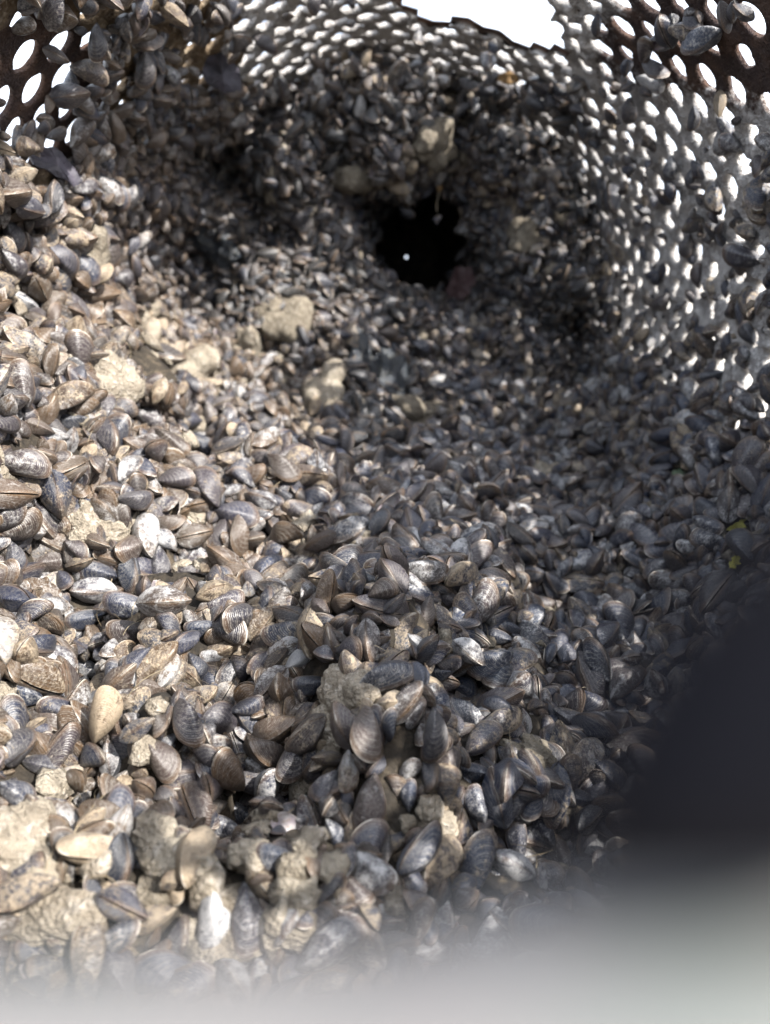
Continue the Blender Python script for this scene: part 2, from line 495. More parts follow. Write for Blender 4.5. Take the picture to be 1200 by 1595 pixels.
def rings_mesh(cells, radii_fn, w_fn, nr, outer_w, name, mat, bare=False):
    """one annular tile per cell; nr rings from the hexagon edge to the hole lip, then the hole wall"""
    VV, FF = [], []; base = 0
    n = len(cells)
    hx = HB[None] + cells[:, None, :]                         # (n,NA,2)
    hole = radii_fn                                            # (n,NA)
    hp = cells[:, None, :] + np.stack([np.cos(ang)[None] * hole, np.sin(ang)[None] * hole], -1)
    layers = []
    for k in range(nr + 1):
        f = k / nr
        uv = hx * (1 - f) + hp * f
        layers.append((uv, w_fn(uv, f)))
    layers.append((hp - (hp - cells[:, None]) * .02, np.full((n, NA), outer_w)))
    if True:
        layers.append((hx, np.full((n, NA), outer_w)))
    V = np.concatenate([cyl(uv[..., 0], uv[..., 1], w).reshape(n, 1, NA, 3) for uv, w in layers], 1)
    L_ = len(layers)
    ids = np.arange(n * L_ * NA).reshape(n, L_, NA)
    a0 = ids[:, :-1]; a1 = ids[:, 1:]
    b0 = np.roll(a0, -1, 2); b1 = np.roll(a1, -1, 2)
    t1 = np.stack([a0, b0, b1], -1).reshape(-1, 3); t2 = np.stack([a0, b1, a1], -1).reshape(-1, 3)
    T = np.concatenate([t1, t2])
    V = V.reshape(-1, 3)
    # normals inward
    cc = V[T].mean(1); nn = np.cross(V[T[:, 1]] - V[T[:, 0]], V[T[:, 2]] - V[T[:, 0]])
    k0 = np.arange(0, min(20, len(T)))
    inw = np.stack([-cc[:, 0], 0 * cc[:, 0], ZC - cc[:, 2]], -1)
    if (nn[k0] * inw[k0]).sum() < 0: T = T[:, ::-1]
    at_ = None
    if bare:
        uvs = np.stack([uv for uv, w in layers], 1)
        Pw = cyl(uvs[..., 0], uvs[..., 1], 0 * uvs[..., 0]); px, py, _ = project(Pw)
        at_ = {"bare": ('FLOAT', th_field(Pw, px, py, np.degrees(uvs[..., 0] / R))[1].ravel())}
    return mk_mesh(name, V, T, at_, mat)

hole_m = np.full((len(cells), NA), HR) * (1 + .02 * (RS.rand(len(cells), 1) - .5))
drum = obj("perforated_drum", rings_mesh(cells, hole_m, lambda uv, f: np.zeros(uv.shape[:2]), 1, -.0016, "perforated_drum", M_RUST))
tag(drum, "rusty perforated steel drum with staggered round holes, seen from inside", "drum")

pwc = cyl(cells[:, 0], cells[:, 1], 0 * cells[:, 0])
thc, barec = th_field(pwc, CPx, CPy, cdeg)
left_side = (CPx < 360) | (~front & (cdeg < 0))
for side, mat, lab in ((True, M_CRUST_L, "tan gritty crust growing over the steel and narrowing its holes"),
                       (False, M_CRUST_R, "pale grey crust growing over the steel and narrowing its holes")):
    sel = (left_side == side)
    cs = cells[sel]
    a3 = np.stack([np.cos(ang)[None] * 0 + cs[:, :1] * 90 + np.cos(ang)[None] * .9, cs[:, 1:] * 90 + np.sin(ang)[None] * .9, 0 * ang[None] + cs[:, :1] * 3], -1)
    rag = fbm(a3 * 1.6, 3, 5)
    rad = HR * (.30 + .70 * op[sel][:, None]) * (1 + (1.25 - op[sel][:, None]) * .8 * rag)
    rad = np.where(op[sel][:, None] <= 0, .0002, np.clip(rad, .0006, HR * .985 - .0001 * rag))
    def wfn(uv, f):
        Pw = cyl(uv[..., 0], uv[..., 1], 0 * uv[..., 0])
        px, py, _ = project(Pw)
        t, _b = th_field(Pw, px, py, np.degrees(uv[..., 0] / R))
        t = t * (.8 + 1.5 * fbm(Pw * 230, 3, 33)) + .0003
        return t * (1.0 if f < .99 else .45)
    me = rings_mesh(cs, rad, wfn, 4, -.0022, "mineral_crust", mat, True)
    o = obj("mineral_crust", me)
    o['kind'] = 'stuff'; o['label'] = lab

# ------------------------------------------------------------------ ground outside
gm = plain("pale_gravel_ground", (.46, .43, .38), .9, (.34, .31, .27), 6)
gv = np.array([[-150, -150, -.30], [150, -150, -.30], [150, 150, -.30], [-150, 150, -.30]], float)
gnd = obj("ground", mk_mesh("ground", gv, np.array([[0, 1, 2], [0, 2, 3]]), mat=gm, smooth_=False))
gnd['kind'] = 'structure'

# raycast surface (bed + crust) for placing things
deps_V = P1.reshape(-1, 3)
allT = np.concatenate([q.reshape(-1, 4)[:, [0, 1, 2]], q.reshape(-1, 4)[:, [0, 2, 3]]])
BED_BVH = BVHTree.FromPolygons([tuple(x) for x in deps_V.tolist()], allT.tolist())
AX = Vector((0, 0, ZC))
def hit(px, py):
    r = ray(px, py).normalized()
    loc, nrm, _, dist = BED_BVH.ray_cast(Vector((0, 0, 0)) + r * .03, r)
    if nrm.dot(r) > 0: nrm = -nrm
    return loc, nrm, r

# ------------------------------------------------------------------ silt lumps
def icosphere(sub):
    import bmesh
    bm = bmesh.new(); bmesh.ops.create_icosphere(bm, subdivisions=sub, radius=1.0)
    V = np.array([v.co[:] for v in bm.verts]); F = np.array([[v.index for v in f.verts] for f in bm.faces]); bm.free()
    return V, F
ICO_V, ICO_F = icosphere(4)
ICO5_V, ICO5_F = icosphere(5)
STATIC = []      # (x,y,z,r) spheres the mussels settle against

# px, py, half-width px, half-height px, tilt deg, material, name, label, short name
LUMPS = [
 (35, 1325, 82, 56, 12, 'S', "cream silt mass with a bumpy top low at the picture's left edge", "the big cream mass"),
 (105, 1430, 78, 38, 12, 'S', "smooth cream silt tongue hanging below the largest cream mass", "the smooth cream tongue"),
 (268, 1335, 45, 62, -62, 'S', "slanting cream silt lump between two dark mussels above the paired pale mussels", "the slanting cream lump"),
 (250, 1385, 38, 28, 0, 'G', "rough grey-cream silt cap clinging beneath the slanting cream lump", "the rough grey cap"),
 (160, 838, 58, 36, -12, 'S', "two-humped cream silt lump standing on the bank at mid height", "the two-humped cream lump"),
 (215, 812, 28, 26, 0, 'S', "rounded cream silt knob joined to the two-humped lump", "the rounded cream knob"),
 (560, 1105, 62, 42, 25, 'S', "pitted cream silt lump sprawled among mussels near the middle", "the pitted cream lump"),
 (610, 1065, 26, 22, 0, 'G', "small fibrous silt clot on top of the pitted cream lump", "the fibrous silt clot"),
 (655, 1290, 42, 28, 0, 'S', "low cream silt patch at the edge of the grey foreground blur", "the low cream patch"),
 (478, 832, 26, 22, -20, 'S', "pale cream silt nugget above the black crinkled lump", "the pale cream nugget"),
 (165, 610, 52, 36, 25, 'S', "bright cream silt crust sloping down the left bank", "the sloping cream crust"),
 (300, 585, 45, 28, 20, 'S', "elongated cream silt roll jutting from the left bank", "the cream roll"),
 (8, 580, 22, 32, 0, 'S', "ochre silt knuckle cut by the left picture edge", "the ochre knuckle"),
 (395, 535, 26, 26, 0, 'S', "round tan silt ball at the lip of the shaded hollow", "the round tan ball"),
 (450, 512, 48, 30, 0, 'G', "broad tan silt ledge beside the round tan ball", "the broad tan ledge"),
 (515, 615, 38, 26, -10, 'S', "ochre silt foot under the black wet lump", "the ochre foot"),
 (700, 738, 32, 20, 0, 'S', "flat cream silt flake lying on the floor's centre", "the flat cream flake"),
 (858, 752, 28, 22, 0, 'S', "cream silt flake with a broken edge on the floor's far right", "the broken cream flake"),
 (645, 660, 42, 26, 0, 'G', "grey-green silt lump below the black streak", "the grey-green lump"),
 (660, 222, 42, 26, -10, 'G', "dusty lump on the brow above the dark tunnel", "the dusty brow lump"),
 (560, 265, 40, 26, 10, 'G', "tan rough lump upper left of the dark tunnel", "the tan brow lump"),
 (820, 372, 24, 26, 0, 'G', "round dusty lump right of the dark tunnel", "the round dusty lump"),
 (680, 1000, 20, 24, 0, 'G', "small brown silt plug between upright mussels on the central mound", "the small brown plug"),
 (300, 805, 30, 16, 10, 'S', "thin cream silt streak crossing dark mussels", "the thin cream streak"),
 (210, 500, 34, 26, 40, 'S', "knobbly cream silt patch high on the left bank", "the knobbly cream patch"),
 (130, 400, 40, 28, 30, 'G', "tan silt smear over mussels at the left wall", "the tan smear"),
 (820, 1195, 44, 24, 0, 'G', "pale flaky silt sheet over mussels beside the dark blur", "the flaky silt sheet"),
 (540, 1150, 34, 30, 30, 'S', "cream silt skirt under the pitted cream lump", "the cream skirt"),
 (935, 905, 30, 20, 10, 'G', "tan silt wedge on the shaded side of the floor", "the tan wedge"),
 (555, 560, 34, 30, 0, 'T', "black wet mud lump with blue sheen in the hollow", "the black wet lump"),
 (600, 590, 30, 44, 0, 'T', "black wet mud streak running down behind the wet lump", "the black streak"),
 (470, 905, 24, 30, 0, 'T', "black crinkled lump sitting among floor mussels", "the black crinkled lump"),
 (350, 385, 40, 24, 0, 'T', "black glossy mud smear in the left shade", "the black glossy smear"),
]
LM = []     # landmarks for labels: (px,py,phrase)
MATS = {'S': M_SILT, 'G': M_SILTG, 'T': M_TAR}
for li, (px, py, hw, hh, tilt, mk, lab, short) in enumerate(LUMPS):
    loc, nrm, r = hit(px, py)
    dist = loc.dot(Vector(FWD))
    sc = dist / FPX
    ex = Vector((1, 0, 0)); ex = (ex - nrm * ex.dot(nrm)).normalized(); ey = nrm.cross(ex)
    if ey.dot(Vector(UPV)) < 0: ey = -ey
    # stretch in-surface up-axis for foreshortening
    fs = 1.0 / max(.45, abs(nrm.dot(r)))
    rs = np.random.RandomState(100 + li)
    tl = math.radians(-tilt)
    ax1 = ex * math.cos(tl) + ey * math.sin(tl); ax2 = nrm.cross(ax1)
    a_, b_ = hw * sc, hh * sc * min(fs, 1.6)
    th = min(a_, b_) * .85
    Mx = np.array([ax1, ax2, nrm]).T
    # star-shaped union of bumps
    D, DF = (ICO5_V, ICO5_F) if py > 780 and hw > 25 else (ICO_V, ICO_F)
    rad = np.full(len(D), .55)
    for k in range(11):
        c = rs.uniform(-1, 1, 3) * np.array([.55, .55, .35]); c[2] = abs(c[2]); s = rs.uniform(.30, .52)
        bq = D @ c; cq = c @ c - s * s
        disc = bq * bq - cq
        ex_ = np.where(disc > 0, bq + np.sqrt(np.maximum(disc, 0)), 0)
        kk = .10
        h = np.clip(.5 + .5 * (ex_ - rad) / kk, 0, 1)
        rad = rad * (1 - h) + ex_ * h + kk * h * (1 - h)
    rad = rad * (1 + .16 * fbm(D * 2.4 + li * 3.1, 3, li) + .17 * fbm(D * 6 + li, 4, li + 50) - .10 * np.clip(fbm(D * 13 + li, 3, li + 80), 0, 1))
    rad = rad + (.10 * np.abs(fbm(D * 5 + li * 7, 2, li)) if mk != 'S' else 0)
    Vl = (D * rad[:, None] * np.array([a_, b_, th]) * 1.15) @ Mx.T
    ctr = np.array(loc) + np.array(nrm) * (th * .12 + .003)
    o = obj("silt_lump" if mk != 'T' else "mud_lump", mk_mesh("lump", Vl, DF, mat=MATS[mk]))
    o.location = ctr
    tag(o, lab, "silt lump" if mk != 'T' else "mud lump", "lumps of silt and mud among the mussels")
    LM.append((px, py, short))
    for k in range(-1, 2):
        c = ctr + np.array(ax1) * a_ * .45 * k
        STATIC.append((*c, min(b_, th * 1.3) * (.50 if k else .62)))

# ------------------------------------------------------------------ mussel templates
OUT = np.array([(0, -.01), (.075, .062), (.2, .15), (.38, .245), (.56, .29), (.73, .275), (.87, .20), (.965, .09), (1.0, -.03),
                (.975, -.13), (.88, -.195), (.70, -.215), (.5, -.205), (.32, -.175), (.15, -.115), (.045, -.05)])
def outline(n):
    k = len(OUT); t = np.linspace(0, k, n, endpoint=False)
    # denser near the beak is not needed; Catmull-Rom
    i = np.floor(t).astype(int); f = (t - i)[:, None]
    p0, p1, p2, p3 = OUT[(i - 1) % k], OUT[i % k], OUT[(i + 1) % k], OUT[(i + 2) % k]
    return .5 * ((2 * p1) + (-p0 + p2) * f + (2 * p0 - 5 * p1 + 4 * p2 - p3) * f ** 2 + (-p0 + 3 * p1 - 3 * p2 + p3) * f ** 3)

def valve_template(n, rings, thick):
    """one valve, beak at origin, length along +x, bulging to +z. returns V,T,growth,inner"""
    o = outline(n); c = np.array([.42, -.015])
    V, G, I = [], [], []
    def prof(rho, x): 
        z = .225 * (1 - rho ** 1.9) ** .72
        return z
    rr = list(rings)
    dense = outline(400)
    da = np.arctan2(dense[:, 1], dense[:, 0] + 1e-6); dr = np.hypot(dense[:, 0], dense[:, 1])
    def growth(p):
        an = np.arctan2(p[:, 1], np.maximum(p[:, 0], 1e-4)); r0 = np.hypot(p[:, 0], p[:, 1])
        out = np.ones(len(p))
        for k in range(len(p)):
            w = np.abs(da[20:-20] - an[k]); j = np.argmin(w); mx = dr[20:-20][j]
            out[k] = min(1.0, r0[k] / mx)
        return out
    def layer(scale_xy, zs, zoff, inner):
        rows = []
        for rho in rr:
            p = c + (o - c) * rho * scale_xy
            z = zs * prof(np.full(n, rho), p[:, 0]) + zoff
            # inflated shoulder runs from the beak along the lower side
            z = z * (1 + .24 * np.exp(-((p[:, 1] + .045 - .05 * p[:, 0]) / .075) ** 2) - .25 * smooth(p[:, 0], .5, 1.0))
            V.append(np.column_stack([p, z])); G.append(growth(p)); I.append(np.full(n, inner)); rows.append(sum(len(v) for v in V) - n)
        V.append(np.array([[c[0], c[1], zs * .225 * 1.18 + zoff]])); G.append(growth(c[None])); I.append(np.array([inner]))
        return rows, sum(len(v) for v in V) - 1
    T = []
    def stitch(rows, cen, flip):
        for a_, b_ in zip(rows[:-1], rows[1:]):
            for k in range(n):
                k2 = (k + 1) % n
                t = [(a_ + k, b_ + k, a_ + k2), (b_ + k, b_ + k2, a_ + k2)]
                T.extend([x[::-1] for x in t] if flip else t)
        for k in range(n):
            t = (rows[-1] + k, cen, rows[-1] + (k + 1) % n)
            T.append(t[::-1] if flip else t)
    rows, cen = layer(1.0, 1.0, .004, 0.0)
    stitch(rows, cen, False)
    if thick:
        rows2, cen2 = layer(.955, .86, .002, 1.0)
        stitch(rows2, cen2, True)
        a_, b_ = rows2[0], rows[0]
        for k in range(n):
            k2 = (k + 1) % n
            T += [(a_ + k, b_ + k, a_ + k2), (b_ + k, b_ + k2, a_ + k2)]
    V = np.concatenate(V); T = np.array(T); G = np.concatenate(G); I = np.concatenate(I)
    # centre: bring middle of the length to x=0
    V[:, 0] -= .48
    # outward orientation check
    nn = np.cross(V[T[:, 1]] - V[T[:, 0]], V[T[:, 2]] - V[T[:, 0]])
    if nn[:n * 2, 2].sum() < 0: T = T[:, ::-1]
    return V, T, G, I

R_HI = [1, .965, .88, .74, .55, .30]
R_MID = [1, .94, .76, .45]
R_LO = [1, .88, .5]
TPL = {('hi', 0): valve_template(32, R_HI, False), ('hi', 1): valve_template(32, R_HI, True),
       ('mid', 0): valve_template(20, R_MID, False), ('mid', 1): valve_template(20, R_MID, True),
       ('lo', 0): valve_template(12, R_LO, False), ('lo', 1): valve_template(12, R_LO, True),
       ('min', 0): valve_template(8, [1, .6], False), ('min', 1): valve_template(8, [1, .6], True)}

def valve_geom(lod, thick, side, ysc, zsc, gape, warp):
    V, T, G, I = TPL[(lod, 1 if thick else 0)]
    W = V.copy()
    W[:, 1] *= ysc
    W[:, 1] += warp * (W[:, 0] ** 2) * .5
    W[:, 2] *= zsc
    if side < 0: W[:, 2] *= -1; T = T[:, ::-1]
    # open about the hinge line on the upper margin
    ga = gape * side
    cy = .16 * ysc
    y = W[:, 1] - cy; z = W[:, 2]
    W[:, 1] = cy + y * math.cos(ga) + z * math.sin(ga); W[:, 2] = -y * math.sin(ga) + z * math.cos(ga)
    return W, T, G, I, V

# ------------------------------------------------------------------ mussels picked out in the photo
# px, py, direction beak->edge (deg, 0 = right, 90 = down), length px, pose, (brown, pale, dark, silt), label, short
H = [
 (335, 1420, 84, 108, 'f', (.2, .95, .0, .25), "pale blue-white mussel, the one of the upright pair nearer the cream lump", "the paler paired mussel"),
 (387, 1426, 80, 104, 'f', (.3, .55, .1, .1), "grey ridged mussel, the darker one of the upright pair", "the darker paired mussel"),
 (222, 1318, 92, 78, 'f', (.0, .75, .3, .0), "black and white mottled mussel upright beside the slanting cream lump", "the mottled mussel"),
 (187, 1345, 95, 84, 'r', (.0, .15, .9, .0), "black upright mussel squeezed behind the mottled black and white one", "the black upright mussel"),
 (265, 1300, 60, 52, 'f', (.1, .35, .5, .0), "dark striped mussel half sunk in the top of the slanting cream lump", "the half-sunk striped mussel"),
 (437, 1342, 186, 78, 'f', (.0, .40, .7, .1), "black mussel with pale streaks lying level over the darkest lower gap", "the level streaked mussel"),
 (374, 1268, 205, 58, 'f', (.0, .50, .6, .0), "glossy black mussel with silver ridges above the open one", "the silver-ridged mussel"),
 (350, 1292, 198, 58, 'g', (.1, .60, .3, .0), "gaping mussel with silvery upper valve above a dark gap", "the gaping silvery mussel"),
 (523, 1302, 60, 56, 'f', (.0, .60, .4, .0), "blue-black mussel with white mottling below the rusty open one", "the blue mottled mussel"),
 (472, 1240, 118, 46, 'f', (.0, .60, .2, .0), "small steel-blue mussel in the deep crevice", "the steel-blue mussel"),
 (250, 1180, 58, 78, 'f', (.65, .25, .15, .1), "big brown-grey mussel with even ridges on the lower left mound", "the big ridged mussel"),
 (452, 1293, 200, 58, 'v', (.7, .4, .1, .2), "empty valve showing rusty pink inside, near the deep crevice", "the rusty open valve"),
 (578, 1250, 98, 92, 'f', (.6, .45, .1, .3), "tall brown-grey ridged mussel standing upright below the cream skirt", "the tall brown mussel"),
 (22, 1240, 30, 66, 'f', (.1, .45, .4, .1), "dark blue mussel with pale back just above the big cream mass", "the pale-backed mussel"),
 (122, 1250, 130, 52, 'f', (.4, .75, .0, .5), "chalky pale mussel tilted beside the big cream mass", "the chalky mussel"),
 (147, 1392, 250, 58, 'r', (.1, .30, .7, .1), "dark pointed mussel poking up beside the smooth cream tongue", "the dark pointed mussel"),
 (205, 945, 188, 74, 'f', (.1, .55, .1, .1), "smooth blue-grey mussel lying level on the crest of the left mound", "the level blue-grey mussel"),
 (155, 893, 190, 66, 'f', (.1, .30, .4, .1), "dark blue-grey mussel under the two-humped cream lump", "the dark blue-grey mussel"),
 (143, 922, 182, 76, 'e', (.3, .80, .1, .2), "pale lipped mussel seen edge on, level, on the left mound", "the pale-lipped mussel"),
 (133, 963, 165, 60, 'f', (.0, .35, .5, .1), "blackish mussel below the pale-lipped edge-on one", "the blackish mussel"),
 (208, 985, 178, 70, 'f', (.6, .15, .4, .1), "dark brown mussel directly below the level blue-grey one", "the dark brown mussel"),
 (245, 882, 95, 66, 'f', (.3, .40, .3, .1), "upright grey mussel at the top of the left mound", "the upright grey mussel"),
 (286, 885, 120, 62, 'f', (.4, .50, .1, .2), "olive-grey mussel leaning against the upright grey one", "the leaning olive mussel"),
 (203, 895, 92, 66, 'r', (.0, .15, .8, .0), "black narrow mussel wedged upright in the left mound", "the black narrow mussel"),
 (315, 980, 175, 56, 'f', (.0, .45, .4, .0), "dark slate-blue mussel midway along the left mound", "the slate-blue mussel"),
 (467, 1030, 330, 50, 'f', (.3, 1.3, .0, .25), "nearly white oval mussel above the dark crevice", "the white oval mussel"),
 (491, 1066, 172, 60, 'f', (.0, .25, .8, .1), "black mussel lying level under the white oval one", "the level black mussel"),
 (305, 1040, 62, 56, 'f', (.1, .35, .5, .1), "dark mussel hanging over the crevice below the slate-blue one", "the hanging dark mussel"),
 (240, 1075, 190, 52, 'f', (.8, .25, .2, .2), "olive-brown mussel just above the crevice on the left mound", "the olive-brown mussel"),
 (333, 1020, 175, 42, 'f', (.3, .9, .0, .2), "small pale mussel right under the slate-blue one", "the small pale mussel"),
 (138, 1045, 200, 52, 'f', (.1, .80, .1, .1), "silvery mussel facing up low on the left mound", "the silvery mussel"),
 (75, 880, 352, 66, 'f', (.7, .25, .5, .1), "purple-brown mussel lying level below the two-humped cream lump's left foot", "the purple-brown mussel"),
 (19, 868, 85, 54, 'f', (.2, .45, .4, .2), "dark mussel with pale blotch by the left edge at mid height", "the blotched mussel"),
 (36, 1085, 200, 74, 'f', (.0, .50, .4, .0), "large blue-black mussel with a pale sheen by the left edge", "the large blue-black mussel"),
 (176, 1186, 262, 62, 'e', (.4, .85, .0, .4), "pale wedge-shaped mussel standing beside the big ridged one", "the pale wedge mussel"),
 (645, 912, 222, 42, 'f', (.3, .85, .0, .1), "pale oval mussel on the near rim of the central mound", "the pale oval mussel"),
 (702, 936, 185, 46, 'f', (.4, .50, .1, .1), "ridged grey-brown mussel on top of the central mound", "the ridged mound-top mussel"),
 (660, 955, 110, 58, 'f', (.7, .20, .3, .1), "brown mussel leaning on the central mound's left flank", "the leaning brown mussel"),
 (684, 1046, 178, 46, 'f', (.0, .45, .3, .0), "flat slate-blue mussel low on the central mound", "the flat slate mussel"),
 (716, 1068, 28, 54, 'f', (.0, .35, .3, .0), "slate mussel sloping down right at the central mound's foot", "the sloping slate mussel"),
 (868, 945, 195, 46, 'f', (.7, .20, .4, .1), "dark brown mussel in front of the tan silt wedge", "the dark brown floor mussel"),
 (775, 992, 195, 50, 'f', (.0, .45, .4, .1), "dark blue mussel right of the central mound", "the dark blue floor mussel"),
 (816, 1128, 262, 44, 'e', (.3, .90, .0, .3), "small pale pointed mussel above the flaky silt sheet", "the small pointed mussel"),
 (30, 722, 5, 82, 'f', (.5, .55, .2, .4), "largest grey-brown mussel jutting level from the left edge", "the largest jutting mussel"),
 (31, 472, 205, 54, 'g', (.1, .80, .3, .1), "mussel with one white and one dark half high by the left edge", "the two-toned mussel"),
 (58, 668, 195, 52, 'f', (.8, .25, .3, .2), "rusty brown ridged mussel above the largest jutting one", "the rusty ridged mussel"),
 (112, 657, 172, 48, 'f', (.0, .30, .8, .0), "blue-black mussel under the sloping cream crust", "the blue-black bank mussel"),
 (108, 690, 285, 46, 'e', (.4, .85, .0, .3), "pale ridged pointed mussel below the sloping cream crust", "the pale pointed mussel"),
 (228, 648, 20, 54, 'f', (.4, .60, .1, .2), "pale ridged mussel at the lower end of the sloping cream crust", "the pale ridged mussel"),
 (315, 692, 50, 46, 'f', (.0, .20, .6, .0), "dark pendant mussel over a hollow on the left bank", "the dark pendant mussel"),
 (327, 648, 80, 44, 'f', (.6, .45, .1, .2), "finely ridged brown mussel above the dark pendant one", "the finely ridged mussel"),
 (247, 556, 8, 78, 'e', (.5, .20, .7, .1), "long dark mussel seen edge on beside the cream roll", "the long dark mussel"),
 (14, 362, 70, 58, 'f', (.4, .45, .3, .1), "striped grey mussel cut by the left edge below the bare steel", "the striped edge mussel"),
 (122, 206, 300, 56, 'f', (.7, .50, .2, .2), "brown mussel with pale bands beside the bare steel holes", "the banded mussel"),
 (135, 108, 20, 58, 'f', (.6, .40, .2, .6), "muddy brown mussel partly covering a hole upper left", "the muddy mussel"),
 (222, 102, 95, 58, 'f', (.4, .20, .6, .2), "dark oval mussel upright on the upper left wall", "the dark oval mussel"),
 (148, 62, 100, 54, 'f', (.3, .10, .7, .2), "sooty mussel above the muddy one near the holes", "the sooty mussel"),
 (195, 166, 165, 40, 'f', (.8, .45, .1, .3), "yellowish grey mussel on the upper left wall", "the yellowish mussel"),
 (563, 161, 95, 36, 'f', (.5, 1.3, .0, .0), "white mussel with a reddish flank hanging at the ceiling's edge", "the white hanging mussel"),
 (1144, 222, 210, 44, 'f', (.3, .70, .1, .1), "bluish ridged mussel below the bare steel on the right wall", "the bluish wall mussel"),
 (1082, 182, 95, 36, 'f', (.2, .15, .7, .1), "dark mussel between holes on the right wall", "the dark wall mussel"),
 (1165, 398, 200, 66, 'f', (.3, .40, .4, .2), "big dark mussel jutting from the right wall by the edge", "the big wall mussel"),
 (1118, 650, 205, 40, 'e', (.1, .75, .2, .1), "grey triangular mussel with a pale top on the right wall", "the triangular mussel"),
 (1112, 586, 160, 42, 'f', (.1, .20, .7, .0), "dark plum mussel above the triangular one on the right wall", "the plum mussel"),
 (1170, 520, 250, 40, 'f', (.2, .25, .7, .1), "black-rimmed mussel on the right wall's crust", "the black-rimmed mussel"),
 (930, 700, 200, 40, 'f', (.2, .25, .6, .1), "dark mussel where the right wall meets the floor", "the dark corner mussel"),
 (742, 1255, 250, 62, 'f', (.1, .60, .2, .1), "blue-grey upright mussel behind the low cream patch", "the upright blue-grey mussel"),
 (845, 1290, 240, 60, 'f', (.1, .50, .3, .1), "slate-blue mussel near the grey foreground blur and dark strap", "the slate mussel by the blur"),
 (872, 1332, 230, 62, 'f', (.6, .45, .3, .3), "speckled brown mussel touching the dark blur's corner", "the speckled mussel"),
 (805, 1312, 265, 64, 'f', (.2, .55, .3, .1), "upright mussel with arched stripes just left of the slate-blue one", "the arched-stripe mussel"),
 (795, 1352, 205, 78, 'e', (.2, .90, .0, .1), "long pale edge-on mussel at the grey blur's upper edge", "the long pale edge"),
 (838, 1374, 268, 50, 'e', (.2, .80, .0, .2), "pale triangular mussel peeping over the grey blur", "the peeping mussel"),
 (742, 1205, 185, 54, 'f', (.0, .40, .6, .0), "dark blue striped mussel above the upright blue-grey one", "the blue striped mussel"),
 (636, 1240, 265, 50, 'f', (.0, .55, .3, .1), "blue pointed mussel above the low cream patch", "the blue pointed mussel"),
 (455, 1430, 120, 84, 'e', (.3, .80, .1, .3), "pale ridged mussel edge on beside the darker paired one", "the pale edge-on mussel"),
 (60, 1195, 15, 62, 'f', (.3, .20, .6, .1), "dark brown ridged mussel above the pale-backed one", "the dark ridged mussel"),
]

def frame_from(hit_loc, nrm, r, ang_deg, pose):
    """axes X (beak->edge), Z (valve bulge) for a mussel whose long axis shows at ang in the picture"""
    vx = Vector((1, 0, 0)); up = Vector(UPV)
    an = math.radians(ang_deg)
    X = (vx * math.cos(an) - up * math.sin(an))
    toc = -Vector(r)
    X = (X - toc * X.dot(toc)).normalized()
    if pose == 'f': Z = toc
    elif pose == 'v': Z = -toc
    elif pose == 'e': Z = X.cross(toc)
    elif pose == 'r': Z = (toc * .5 + X.cross(toc) * .87)
    else: Z = (toc * .75 + Vector(UPV) * .65)
    Z = (Z - X * Z.dot(X)).normalized()
    # lean into the surface a little
    tip = (X + nrm * random.uniform(-.05, .30)).normalized()
    Z = (Z - tip * Z.dot(tip)).normalized()
    rot = random.uniform(-.22, .22)
    Y = Z.cross(tip)
    Z2 = Z * math.cos(rot) + Y * math.sin(rot)
    Y2 = Z2.cross(tip)
    if Y2.dot(Vector(UPV)) < 0 and pose in 'f': pass
    return np.array(tip), np.array(Y2), np.array(Z2)

hero = []
for (px, py, an, ln, pose, shd, lab, short) in H:
    loc, nrm, r = hit(px, py)
    d = loc.dot(Vector(FWD))
    L = ln * d / FPX * 1.04
    lift = .26 * L
    pos = loc + nrm * lift * .3 - r * lift * .7
    X, Y, Z = frame_from(loc, nrm, r, an, pose)
    hero.append(dict(pos=np.array(pos), X=X, Z=Z, L=L * .97, pose=pose, shade=shd, label=lab, short=short))
    LM.append((px, py, short))

# ------------------------------------------------------------------ scatter the rest over the growth
Pc = (P1[:-1, :-1] + P1[1:, :-1] + P1[1:, 1:] + P1[:-1, 1:]) / 4
Nc = NRM1[:-1, :-1]
e1 = P1[1:, :-1] - P1[:-1, :-1]; e2 = P1[:-1, 1:] - P1[:-1, :-1]
area = np.linalg.norm(np.cross(e1, e2), axis=-1)
fx, fy, fd = project(Pc)
dens = np.ones(area.shape)
inframe = (fd > .05) & (fx > -260) & (fx < 1460) & (fy > -230) & (fy < 1800)
dens[~inframe] = 0
scrz = screen_zone(dc, tc_)
rw = smooth(dc, 25, 50) * (1 - smooth(tc_, .655, .67))
lowr = smooth(dc, 88, 116)
dR = .05 + .62 * lowr
# more growth on the deeper part of the right wall and lower down
dR = dR + .05 * smooth(fx, 1000, 1120) * smooth(fy, 160, 300)
dR = np.where(fy < 130 + .25 * (fx - 1000), dR * .12, dR)
dens = np.where(scrz, dens * (1 - rw) + dens * np.clip(dR, 0, 1) * rw, dens)
ceil = (np.abs(dc) < 42) & scrz
dens = np.where(ceil & (fy < 130), dens * (.012 + .40 * (1 - smooth(fx, 230, 420))), dens)
leftbare = np.exp(-(((fx - 45) / 115) ** 2 + ((fy - 110) / 135) ** 2) ** 2)
dens = dens * (1 - .97 * leftbare)
dens = np.where((fx < 420) & scrz, dens * (.55 + .45 * smooth(fy, 200, 330)), dens)
cut = in_poly(fx, fy, [(600, -400), (608, 30), (700, 50), (790, 74), (850, 95), (900, 80), (880, 40), (850, -400)])
dens[cut] = 0
dens[(np.abs(dc) < 42) & (fy < -30)] = 0
dens[tc_ > 1.20] = 0
dens[(tc_ > 1.02)] *= .3
dens[(tc_ > 1.1)] = 0
